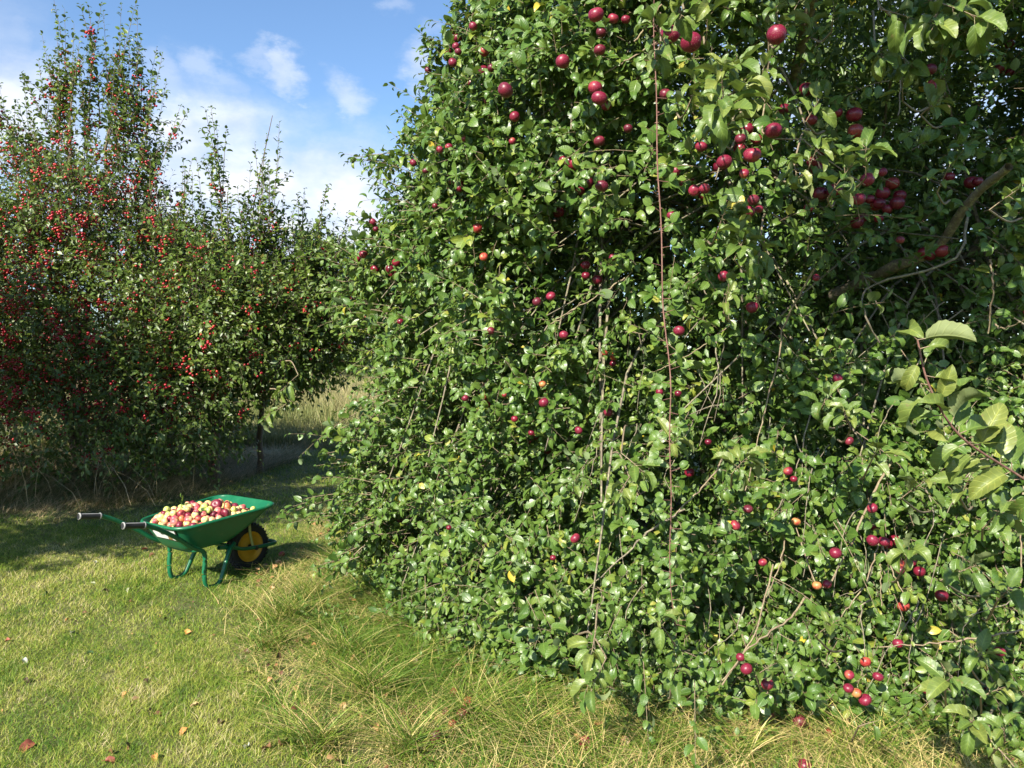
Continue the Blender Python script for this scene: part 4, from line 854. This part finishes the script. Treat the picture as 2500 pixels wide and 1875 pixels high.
gt.V and g.add(np.concatenate(gt.V), np.concatenate(gt.Q), None, np.tile([.3, 0, .5], (gt.n, 1)))
o = g.build('weeds', M['weed_leaf']); tag(o, 'low leafy weeds and nettles at the foot of the big apple tree', 'weeds', kind='stuff')
la_ = Acc(); n = 1500; y = rng.uniform(2.3, 7.5, n); x = rng.uniform(-1.9, 3.2, n); k = (x > edge_x(y) - .2) & (np.hypot(x - CX, y - CY) > 2.7); x, y = x[k], y[k]
n2_ = 260; xa = rng.uniform(-5, -.6, n2_); ya = rng.uniform(2.6, 7.4, n2_); k = xa < edge_x(ya); sz = np.concatenate([rng.uniform(.02, .055, len(x)), rng.uniform(.008, .02, k.sum())]); x = np.concatenate([x, xa[k]]); y = np.concatenate([y, ya[k]])
P = np.stack([x, y, gz(x, y) + np.where(sz > .02, rng.uniform(.01, .06, len(x)), .018)], 1); dd = rng.normal(0, 1, P.shape); dd[:, 2] *= .4
place_leaves(la_, P, dd, np.array([0, 0, 1.]) + rng.normal(0, .5, P.shape), sz, 1.2, rng.uniform(0, 1, len(x)), HI)
o = la_.build('leaf_litter', leaf_mat('litter', [(0, (.05, .025, .015)), (.4, (.16, .07, .035)), (.7, (.30, .15, .06)), (1, (.42, .26, .12))], (.2, .13, .08), spots=0, trans=.1)); tag(o, 'scattered scraps of brown dead leaf lying in the grass', 'leaf litter', kind='stuff')
# rough bank under the crab apple trees
g = Acc(); n = 80000; x = rng.uniform(-10, -3.2, n); y = rng.uniform(7.2, 12.8, n); k = (y > bank_y(x) - .15 + .12 * fnoise(x, y, 3, 2) + rng.normal(0, .12, n)); x, y = x[k], y[k]
tone = np.where(rng.uniform(0, 1, len(x)) < .6 + .25 * fnoise(x, y, 1.2, 2), rng.uniform(.5, 1, len(x)), rng.uniform(0, .45, len(x)))
up_ = np.clip((y - bank_y(x)) / 1.2, .15, 1); hgt = rng.uniform(.06, .32, len(x)) * up_ * (1 + .4 * fnoise(x, y, 2, 3))
blades(g, x, y, hgt, rng.uniform(.004, .007, len(x)), rng.uniform(.5, 3.2, len(x)), tone, 4, 2 * fnoise(x, y, 1.3, 5) + rng.normal(0, 1, len(x)))
n = 90; x = rng.uniform(-6.5, -3.5, n); y = rng.uniform(8.3, 10, n); k = y > bank_y(x) + .1; x, y = x[k], y[k]    # tall dry stems
blades(g, x, y, rng.uniform(.5, 1.15, len(x)), rng.uniform(.005, .008, len(x)), rng.uniform(.2, 1.8, len(x)), rng.uniform(.75, 1, len(x)), 4)
o = g.build('dry_grass', M['dry'], smooth=False); tag(o, 'tall dry brown grass on the shaded bank below the crab apple trees', 'grass', kind='stuff')
# meadow
g = Acc(); n = 120000; y = 13.8 + 50 * rng.uniform(0, 1, n) ** 1.6; x = y * rng.uniform(-.75, .05, n); k = (y > 15) | (x < -3.6) | (rng.uniform(0, 1, n) < .3); x, y = x[k], y[k]; n = len(x); tone = np.interp(y, [14, 19], [.15, .55]) + .3 * fnoise(x, y, .35, 1) + rng.normal(0, .18, n)
blades(g, x, y, rng.uniform(.45, .85, n) * np.interp(y, [13.8, 17.5], [.4, 1]) * (1 + .2 * fnoise(x, y, .6, 4)), .004 + .0009 * y, rng.uniform(.1, .7, n), tone, 3)
o = g.build('meadow_grass', M['meadow'], smooth=False); tag(o, 'tall tan and green meadow grass beyond the gap between the trees', 'grass', kind='stuff')

# ------------------------------------------------------------------ fallen leaves and apples
def gpt(px, py, h=0):
    r = ray(px, py); d = -(CAMZ - h) / r[2]; p = np.array([0, 0, CAMZ]) + r * d; p[2] += gz(p[0], p[1]); return p
LC = {'pale': (.5, .5, .33), 'green': (.10, .2, .09), 'brown': (.17, .08, .035), 'dark brown': (.06, .035, .02), 'red brown': (.26, .07, .04), 'orange': (.5, .22, .06), 'grey': (.33, .34, .28), 'dark green': (.03, .09, .03), 'tan': (.42, .27, .13), 'yellow': (.6, .42, .05)}
LM = {k: simple('fallen_leaf_' + k.replace(' ', '_'), c, .6, 0, .3, 60) for k, c in LC.items()}
FL = [(560, 550, 'pale', 'small pale oval leaf on the lawn left of the rear barrow legs'), (775, 600, 'pale', 'pale yellowish upturned leaf on the lawn below the barrow handles'), (640, 605, 'dark brown', 'dark shrivelled leaf between the two pale leaves left of the barrow'), (570, 430, 'grey', 'greyish leaf on shaded grass below the far handle'), (865, 345, 'red brown', 'red brown leaf under the near barrow handle'),
      (740, 440, 'red brown', 'small red leaf on shaded grass left of the rear barrow leg'), (910, 385, 'brown', 'brown leaf close to the far rear barrow leg'), (275, 620, 'dark green', 'dark green leaf on the lawn far left of the barrow'), (785, 670, 'brown', 'thin brown curled leaf below the pale yellowish leaf'), (1120, 855, 'orange', 'orange leaf in the middle of the lawn below the barrow legs'),
      (435, 845, 'grey', 'grey crumpled leaf on the left half of the sunny lawn'), (150, 1020, 'grey', 'grey leaf near the left edge of the lawn'), (880, 1140, 'dark brown', 'flat dark brown leaf in the centre of the lawn'), (745, 1220, 'orange', 'orange sliver of leaf below the flat dark brown one'), (815, 1250, 'brown', 'brown leaf just right of the orange sliver'), (910, 1320, 'dark brown', 'dark curled leaf low on the lawn, beside a brown one'),
      (950, 1345, 'brown', 'brown curled leaf touching the dark curled one low on the lawn'), (1165, 1285, 'tan', 'tan leaf on the lawn left of the dark red leaf'), (1100, 1450, 'orange', 'yellowish orange leaf at the front of the lawn'), (1325, 1390, 'tan', 'pale tan leaf at the front right of the lawn'), (160, 1540, 'red brown', 'large red brown leaf at the bottom left of the lawn'), (770, 1530, 'brown', 'upright brown leaf near the bottom of the lawn'),
      (670, 1565, 'brown', 'narrow brown leaf near the bottom of the lawn, left of the upright one'), (665, 1625, 'red brown', 'red brown crumpled leaf at the very bottom of the lawn'), (930, 1595, 'orange', 'rusty orange leaf at the bottom edge of the lawn'), (1480, 1540, 'grey', 'silvery leaf at the bottom where lawn meets long grass'), (1600, 1270, 'red brown', 'dark red leaf at the edge of the long grass'), (1690, 1300, 'brown', 'upright brown leaf right of the dark red one in the long grass'),
      (1690, 1520, 'brown', 'big curled brown leaf at the edge of the long grass'), (1595, 1545, 'brown', 'brown leaf joined to the big curled one on its left'), (1440, 890, 'tan', 'pale orange leaf where the lawn meets the straw'), (540, 970, 'green', 'grey green leaf on the lawn below the grey crumpled one'), (40, 900, 'red brown', 'reddish leaf at the left edge of the lawn'), (505, 735, 'brown', 'small brown leaf straight below the small pale oval leaf'),
      (1090, 775, 'dark brown', 'dark scrap of leaf below the near barrow skid'), (990, 775, 'dark brown', 'second dark scrap of leaf, left of the one below the skid'), (400, 775, 'orange', 'small orange leaf on the left of the lawn'), (165, 1145, 'dark brown', 'dark leaf low near the left edge of the lawn')]
LFT = leaf_template(.45, .3, True, .05, 7, .62)
for i, (x, y, c, lb) in enumerate(FL):
    P = gpt(x / 2.458, 1200 + y / 2.458); P[2] += .014
    V, Qd, T, lt, ls = LFT; V = V.copy(); V[:, 2] += rng.normal(0, .015, len(V)) + .25 * np.abs(V[:, 0]) * rng.uniform(1, 3.2); V[:, 1] -= .5
    s = rng.uniform(.036, .054) * (1.5 if 'big' in lb or 'large' in lb else (.7 if 'small' in lb or 'scrap' in lb else 1))
    a = Acc(); a.add(V * s, Qd, T, np.stack([np.full(len(V), .5), lt, ls], 1))
    tubes(a, np.array([[(0, -.5 * s, 0), (0, -.8 * s, .008)]]), np.array([[.001, .0008]]), 4)
    o = a.build('fallen_leaf', LM[c]); o.location = tuple(P); o.rotation_euler = (rng.normal(0, .3), rng.normal(0, .4) + (.9 if 'upright' in lb else 0), rng.uniform(0, 6.28)); tag(o, lb, 'leaf', 'fallen leaves on the lawn')
FA = [(688, 1349, .024, 'ap_orange', 'lone red windfall apple on the lawn right of the barrow wheel'), (1112, 1683, .026, 'ap_red', 'small red windfall in the straw, farthest back of its cluster'), (1143, 1707, .026, 'ap_orange', 'orange red windfall right of the back one in the straw'), (1131, 1739, .030, 'ap_red', 'bright red windfall apple in the middle of the straw cluster'),
      (1089, 1726, .022, 'ap_dark', 'dark windfall left of the bright red one in the straw'), (1105, 1759, .022, 'ap_orange', 'orange windfall just below the bright red one'), (1062, 1797, .028, 'ap_dark', 'dark red windfall apple lowest and leftmost in the long grass'), (1362, 1735, .022, 'ap_orange', 'small orange windfall below the hanging leaves in the centre'), (1430, 1809, .028, 'ap_red', 'red windfall near the bottom centre of the long grass'),
      (1952, 1757, .03, 'ap_dark', 'dark crimson windfall under the right side of the big tree'), (2027, 1782, .022, 'ap_orange', 'small orange windfall right of the dark crimson one under the tree'), (1880, 1738, .022, 'ap_orange', 'orange windfall left of the dark crimson one under the tree'), (2002, 1714, .03, 'ap_yellow', 'brownish yellow windfall under the bunch of hanging red apples'), (1966, 1868, .028, 'ap_red', 'red windfall at the bottom edge of the view')]
for x, y, r_, mt, lb in FA:
    P = gpt(x, y, .05); P[2] = gz(P[0], P[1]) + r_ * .9 + (.03 if x > 1000 else .01)
    o = put_apple(APM[mt], P, r_, None, 'windfall_apple', 1.2); tag(o, lb, 'apple', 'windfall apples on the ground')

# ------------------------------------------------------------------ wheelbarrow (local: +x forward, +y its left, z up)
PHI = .981; BX, BY = -2.673, 4.988
wb = empty('wheelbarrow', (BX, BY, gz(BX + .35, BY + .5) - .006), PHI); tag(wb, 'green garden wheelbarrow with a yellow hubbed wheel, heaped with apples on the lawn', 'wheelbarrow')
Acc.world = False
def part(a, name, mats, parent=wb, smooth=True): return a.build(name, mats, parent, smooth)
def ring(x0, x1, w0, w1, z0, z1, rc, n=9):
    C = [(x0, -w0), (x1, -w1), (x1, w1), (x0, w0)]; out_ = []
    for i in range(4):
        p = np.array(C[i]); a_ = np.array(C[i - 1]); b_ = np.array(C[(i + 1) % 4])
        s = p + (a_ - p) / np.linalg.norm(a_ - p) * rc; e = p + (b_ - p) / np.linalg.norm(b_ - p) * rc
        for u in np.linspace(0, 1, n): 
            q = (1 - u) ** 2 * s + 2 * u * (1 - u) * p + u * u * e; out_.append(q)
        # edge subdivisions
        e2 = np.array(C[(i + 1) % 4]); nx_ = e2 + (p - e2) / np.linalg.norm(p - e2) * rc
        for u in (.25, .5, .75): out_.append(e + (nx_ - e) * u)
    o_ = np.array(out_); z = z0 + (z1 - z0) * (o_[:, 0] - x0) / (x1 - x0); return np.column_stack([o_, z])
R0 = ring(.53, .84, .165, .19, .285, .30, .07); R1 = ring(.40, 1.15, .265, .345, .468, .538, .13)
rings = []
for u in (0, .04, .15, .4, .7, .93, 1.0):
    k = u ** .8; rr = R0 * (1 - k) + R1 * k; rr[:, 2] = R0[:, 2] * (1 - u) + R1[:, 2] * u; rings.append(rr)
nr = len(R0); a = Acc()
def loft(a, rs, flip=False, off=0):
    V = np.concatenate(rs); q = []
    for i in range(len(rs) - 1):
        for j in range(nr):
            f = [i * nr + j, i * nr + (j + 1) % nr, (i + 1) * nr + (j + 1) % nr, (i + 1) * nr + j]; q.append(f[::-1] if flip else f)
    a.add(V, q)
loft(a, rings); inner = [r_ * np.array([1, 1, 1]) for r_ in rings]
ci = np.array([.72, 0, 0]); inner = []
for r_ in rings: q = r_.copy(); q[:, :2] = ci[:2] + (q[:, :2] - ci[:2]) * .985; q[:, 2] += .004; inner.append(q)
loft(a, inner, True)
a.add(np.vstack([R0.mean(0), R0]), None, [[0, 1 + (j + 1) % nr, 1 + j] for j in range(nr)]); a.add(np.vstack([inner[0].mean(0), inner[0]]), None, [[0, 1 + j, 1 + (j + 1) % nr] for j in range(nr)])
tray = part(a, 'tray', M['green_plastic'])
a = Acc(); lip = np.vstack([R1, R1[:3]]); lip[:, :2] = ci[:2] + (lip[:, :2] - ci[:2]) * 1.012
tubes(a, lip, np.full(len(lip), .0125), 8); part(a, 'rim', M['green_plastic'], tray)
# frame tubes with handles and legs
for s in (-1, 1):
    pts = [(.13, s * .267, .557), (.25, s * .262, .500), (.40, s * .245, .405), (.50, s * .225, .330), (.575, s * .213, .292), (.612, s * .21, .262), (.618, s * .21, .20), (.612, s * .21, .12), (.618, s * .21, .055), (.634, s * .21, .022), (.665, s * .21, .010), (.705, s * .21, .012), (.74, s * .208, .035), (.77, s * .203, .09), (.805, s * .193, .165), (.845, s * .178, .232), (.905, s * .15, .266)]
    a = Acc(); p = smooth_path(pts, 90); tubes(a, p, np.full(90, .0158), 12, caps=True); part(a, 'frame_tube', M['green_metal'])
    a = Acc(); g0 = np.array([0, s * .267, .570]); g1 = np.array([.145, s * .267, .548]); gp = np.array([g0 + (g1 - g0) * u for u in (0, .06, .12, .3, .5, .7, .85, 1)])
    tubes(a, gp, np.array([.019, .0225, .021, .0195, .0205, .0195, .020, .022]), 14, caps=True); gr = part(a, 'grip', M['grip_black'])
    a = Acc(); d_ = nrm(g1 - g0); tubes(a, np.array([g0 - d_ * .002, g0 + d_ * .001, g0 + d_ * .006]), np.array([.019, .0235, .0232]), 14)
    tubes(a, np.array([g1 - d_ * .008, g1 - d_ * .003, g1 + d_ * .002]), np.array([.0225, .024, .021]), 14, caps=True)
    an = np.linspace(-.13, .13, 5)      # pale side strip
    up = np.array([0, 0, 1.]); sd = np.array([0, -1., 0]); V = []
    for u in np.linspace(.1, .93, 10):
        for q in an: V.append(g0 + (g1 - g0) * u + (up * sin(q * (1 - .4 * abs(u - .5)) + .95) + sd * cos(q + .95)) * .0224)
    a.add(V, [[i * 5 + j, i * 5 + j + 1, (i + 1) * 5 + j + 1, (i + 1) * 5 + j] for i in range(9) for j in range(4)])
    part(a, 'grip_trim', M['grip_white'], gr)
    # strut from tray front down to the axle bar
    a = Acc(); tubes(a, smooth_path([(1.085, s * .09, .41), (1.09, s * .09, .30), (1.115, s * .09, .192)], 8), np.full(8, .010), 8, caps=True); part(a, 'strut', M['strut'])
# cross braces
a = Acc(); tubes(a, smooth_path([(.565, -.215, .292), (.57, -.1, .272), (.57, .1, .272), (.565, .215, .292)], 12), np.full(12, .012), 8); part(a, 'cross_brace', M['green_metal'])
a = Acc(); tubes(a, smooth_path([(.84, -.172, .263), (.84, 0, .262), (.84, .172, .263)], 8), np.full(8, .012), 8); part(a, 'cross_brace', M['green_metal'])
# guard bar round the wheel
a = Acc(); tubes(a, smooth_path([(.76, -.165, .262), (.90, -.145, .235), (1.0, -.115, .20), (1.134, -.10, .183), (1.27, -.098, .18), (1.325, -.085, .18), (1.345, -.05, .18), (1.348, 0, .18), (1.345, .05, .18), (1.325, .085, .18), (1.27, .098, .18), (1.134, .10, .183), (1.0, .115, .20), (.90, .145, .235), (.76, .165, .262)], 70), np.full(70, .0145), 10); part(a, 'wheel_guard', M['green_metal'])
# wheel
WX, WR = 1.134, .179
def revolve(a, prof, cx, cz, seg=48, mat=0):
    V = []; n = len(prof)
    for i in range(seg):
        an = 2 * pi * i / seg
        for (y_, r_) in prof: V.append((cx + r_ * cos(an), y_, cz + r_ * sin(an)))
    a.add(V, [[i * n + j, i * n + j + 1, ((i + 1) % seg) * n + j + 1, ((i + 1) % seg) * n + j] for i in range(seg) for j in range(n - 1)], mat=mat)
a = Acc(); revolve(a, [(-.028, .012), (-.028, .03), (-.018, .045), (-.012, .085), (-.022, .102), (-.034, .108), (-.036, .116), (-.028, .116), (0, .10), (.028, .116), (.036, .116), (.034, .108), (.022, .102), (.012, .085), (.018, .045), (.028, .03), (.028, .012)], WX, WR)
wheel = part(a, 'wheel', M['wheel_rim'])
a = Acc(); prof = [(.045 * cos(t_) , .150 + .0 + (WR - .150) * 1.0 * sin(t_)) for t_ in np.linspace(0, pi, 13)]
prof = [(.034, .114), (.041, .125), (.045, .14)] + [(.045 * cos(t_) ** 1, .145 + (WR - .145) * sin(t_)) for t_ in np.linspace(.15, pi - .15, 11)] + [(-.045, .14), (-.041, .125), (-.034, .114)]
revolve(a, prof, WX, WR, 64)
for i in range(36):     # tread lugs
    an = 2 * pi * i / 36
    for s in (-1, 1):
        an2 = an + (s > 0) * pi / 36; c = np.array([WX + (WR + .001) * cos(an2), s * .02, WR + (WR + .001) * sin(an2)]); tn = np.array([-sin(an2), 0, cos(an2)]); rd = np.array([cos(an2), 0, sin(an2)]); yy = np.array([0, 1., 0])
        dirn = nrm(yy * s + tn * .5); V = []
        for u in (-1, 1):
            for v in (-1, 1):
                for w_ in (-1, 1):
                    q = c + dirn * u * .017 + tn * v * .0055; dr = -.009 * abs((q[1]) / .04) ** 2.2
                    V.append(q + rd * (dr + (.0035 if w_ > 0 else -.006)))
        a.add(V, [[0, 1, 3, 2], [4, 6, 7, 5], [0, 4, 5, 1], [2, 3, 7, 6], [1, 5, 7, 3], [0, 2, 6, 4]])
part(a, 'tyre', M['rubber'], wheel)
a = Acc(); tubes(a, np.array([(WX, -.118, WR), (WX, .118, WR)]), np.array([.009, .009]), 10, caps=True); tubes(a, np.array([(WX, -.045, WR), (WX, .045, WR)]), np.array([.021, .021]), 14, caps=True)
for s in (-1, 1):
    tubes(a, np.array([(WX, s * .092, WR), (WX, s * .115, WR)]), np.array([.017, .017]), 6, caps=True)
part(a, 'axle', M['hub'], wheel)
# sticker on the back of the tray: white panel, dark border, brown figure and a dark star mark
def on_back(y_, u, off): 
    f0 = np.array([.53, y_, .285]); f1 = np.array([.40, y_ * 1.3, .468]); p = f0 * (1 - u) + f1 * u
    kk = u ** .8; x_ = .53 * (1 - kk) + .40 * kk; p[0] = x_ - off; return p
def quadpatch(name, ya, yb, ua, ub, off, mat, parent):
    a = Acc(); V = []; n = 8
    for i in range(n + 1):
        for j in range(n + 1): V.append(on_back(ya + (yb - ya) * j / n, ua + (ub - ua) * i / n, off))
    a.add(V, [[i * (n + 1) + j, i * (n + 1) + j + 1, (i + 1) * (n + 1) + j + 1, (i + 1) * (n + 1) + j] for i in range(n) for j in range(n)])
    return part(a, name, mat, parent, False)
st = quadpatch('sticker', -.145, .10, .42, .93, .003, M['sticker_dark'], tray)
quadpatch('sticker_panel', -.138, .09, .46, .90, .005, M['sticker'], st)
def tri_on(pts, off, mat, name='sticker_mark'):
    a = Acc(); V = [on_back(y_, u, off) for y_, u in pts]; a.add(V, None, [[0, i, i + 1] for i in range(1, len(V) - 1)]); part(a, name, mat, st, False)
tri_on([(-.04, .46), (-.085, .46), (-.075, .7), (-.06, .82), (-.05, .7)], .0065, M['sticker_brown'])
tri_on([(-.11, .46), (-.138, .46), (-.138, .66), (-.12, .6)], .0065, M['sticker_brown'])
for an in (0, .8, 1.6, 2.4):
    c = np.array([.0, .70]); d_ = np.array([cos(an) * .022, sin(an) * .09]); n_ = np.array([-sin(an) * .003, cos(an) * .012]); tri_on([tuple(c - d_ - n_), tuple(c + d_ - n_), tuple(c + d_ + n_), tuple(c - d_ + n_)], .0068, M['sticker_dark'])
tri_on([(.09, .90), (.04, .90), (.055, .82), (.075, .78), (.09, .70)], .0065, M['sticker_dark'])
Acc.world = True
# ------------------------------------------------------------------ apples heaped in the barrow
def zr(x): return .468 + (x - .40) * .07 / .75
def halfw(x, z):
    u = np.clip((z - .29) / .21, 0, 1.0) ** .9; w0 = .165 + (.285 - .165) * u; return w0 + (x - .7) * (.05 + .05 * u)
def heap(x, y): return zr(x) - .018 + .15 * np.clip(1 - ((x - .70) / .40) ** 2, 0, 1) ** .8 * np.clip(1 - (y / .36) ** 2, 0, 1)
pts = []; rad = []
cls = ['ap_pink', 'ap_yellow', 'ap_green', 'ap_red', 'ap_dark']; 
tries = 0
special = [(.80, -.10, .039, 'ap_dark'), (.83, -.03, .030, 'ap_dark'), (.78, -.20, .031, 'ap_dark')]
C = []
for x, y, r_, c in special: pts.append((x, y, heap(x, y) - r_ * .6)); rad.append(r_); C.append(c)
while len(pts) < 400 and tries < 60000:
    tries += 1; x = random.uniform(.42, 1.07); z_off = random.random() ** 1.3 * .10; r_ = random.uniform(.0225, .031); y = random.uniform(-.33, .33); z = heap(x, y) - r_ * .6 - z_off
    if abs(y) > halfw(x, z) - r_: continue
    u = max(0, (z - .29) / .2)
    if x < .53 - .12 * min(1, u) + r_ or x > .83 + .24 * min(u, 1.0) - r_: continue
    if z < .31: continue
    P = np.array(pts); d = np.linalg.norm(P - (x, y, z), axis=1)
    if np.any(d < (np.array(rad) + r_) * .93): continue
    pts.append((x, y, z)); rad.append(r_); C.append(random.choices(cls, [34, 34, 14, 18, 3])[0])
pts = np.array(pts); rad = np.array(rad)
for it in range(60):     # settle
    pts[:, 2] -= .0012
    for i in range(len(pts)):
        d = pts - pts[i]; L_ = np.linalg.norm(d, axis=1); L_[i] = 9; ov = (rad + rad[i]) * .97 - L_; k = np.where(ov > 0)[0]
        if len(k):
            mv = d[k] / L_[k][:, None] * (ov[k] * .4)[:, None]; pts[k] += mv; pts[i] -= mv.sum(0)
    hw = halfw(pts[:, 0], pts[:, 2]) - rad * 1.05; pts[:, 1] = np.clip(pts[:, 1], -hw, hw)
    u = np.clip((pts[:, 2] - .29) / .2, 0, 1.1); pts[:, 0] = np.clip(pts[:, 0], .545 - .12 * np.minimum(u, 1) + rad, .83 + .24 * np.minimum(u, 1) - rad); pts[:, 2] = np.maximum(pts[:, 2], heap(pts[:, 0], pts[:, 1]) - .115)
c_, s_ = cos(PHI), sin(PHI); wl = np.array(wb.location)
WP = np.stack([wl[0] + c_ * pts[:, 0] - s_ * pts[:, 1], wl[1] + s_ * pts[:, 0] + c_ * pts[:, 1], wl[2] + pts[:, 2]], 1)
ppx, ppy = project(WP); dep = WP[:, 1]
names = {'ap_pink': 'pink and cream', 'ap_yellow': 'yellow apple with an orange blush', 'ap_green': 'pale yellow green', 'ap_red': 'crimson', 'ap_dark': 'dark purple'}
order = np.argsort(dep); covered = np.zeros(len(pts), bool); rp = rad * F / dep
for i in range(len(pts)):   # hidden when most of its disc is behind nearer fruit
    an = np.linspace(0, 2 * pi, 12, endpoint=False); sx = np.concatenate([[ppx[i]], ppx[i] + .75 * rp[i] * np.cos(an), ppx[i] + .4 * rp[i] * np.cos(an)]); sy = np.concatenate([[ppy[i]], ppy[i] + .75 * rp[i] * np.sin(an), ppy[i] + .4 * rp[i] * np.sin(an)])
    nr_ = np.where((dep < dep[i] + .01) & (np.arange(len(pts)) != i) & (np.hypot(ppx - ppx[i], ppy - ppy[i]) < 60))[0]
    vis = np.ones(len(sx), bool)
    for j in nr_: vis &= np.hypot(sx - ppx[j], sy - ppy[j]) > rp[j]
    covered[i] = vis.mean() < .04 and pts[i, 2] < heap(pts[i, 0], pts[i, 1]) - .05
vis_i = [i for i in range(len(pts)) if not covered[i]]
# rows of the heap as the eye sees them, from the near rim up to the crest
rim_y = project(np.stack([wl[0] + c_ * pts[:, 0] + s_ * .3, wl[1] + s_ * pts[:, 0] - c_ * .3, wl[2] + zr(pts[:, 0])], 1))[1]
up_px = rim_y - ppy
def row(i):
    v = up_px[i]; q = np.array([7, 24, 42, 60]); k = int(np.searchsorted(q, v))
    return ['along the near rim', 'above the near rim', 'mid heap', 'high on the heap', 'at the far side'][k]
ordn = ['leftmost', 'second', 'third', 'fourth', 'fifth', 'sixth', 'seventh', 'eighth', 'ninth', 'tenth', 'eleventh', 'twelfth', 'thirteenth', 'fourteenth', 'fifteenth', 'sixteenth', 'seventeenth', 'eighteenth', 'nineteenth', 'twentieth', 'twenty-first', 'twenty-second', 'twenty-third', 'twenty-fourth']
names = {'ap_pink': 'pink and cream', 'ap_yellow': 'orange blushed yellow', 'ap_green': 'pale yellow green', 'ap_red': 'crimson', 'ap_dark': 'dark purple'}
cells = {}
for i in vis_i: cells.setdefault((C[i], row(i)), []).append(i)
for (c, rw), ii in cells.items():
    ii.sort(key=lambda k: ppx[k])
    for n_, i in enumerate(ii):
        if len(ii) == 1: lb = f"only {names[c]} apple {rw} in the barrow"
        elif n_ == 0: lb = f"leftmost {names[c]} apple {rw} in the barrow"
        elif n_ == len(ii) - 1: lb = f"rightmost {names[c]} apple {rw} in the barrow"
        else: lb = f"{ordn[min(n_, 23)]} {names[c]} apple from the left {rw} in the barrow"
        if rad[i] > .036: lb = 'biggest darkest purple apple on the near side of the barrow heap'
        o = put_apple(APM[c], WP[i], rad[i], None, 'barrow_apple', 1.5); tag(o, lb, 'apple', 'apples heaped in the wheelbarrow')
# sprig of leaves caught at the handle end of the heap
a = Acc(); q = np.array([.50, -.12]); zq = heap(*q) + .03; b0 = np.array([wl[0] + c_ * q[0] - s_ * q[1], wl[1] + s_ * q[0] + c_ * q[1], wl[2] + zq])
shoots(a, a, b0[None], np.array([[.2, 0, 1.]]), np.array([.06]), 5, np.zeros((1, 3)), np.array([.045]), HI, elev=(.6, 1.2))
a.V = [v - b0 for v in a.V]; o = a.build('leafy_sprig', M['apple_leaf']); o.location = tuple(b0); tag(o, 'tiny sprig of green leaves lying on the barrow apples at the handle end', 'leaf sprig')
print('apples in barrow', int((~covered).sum()))
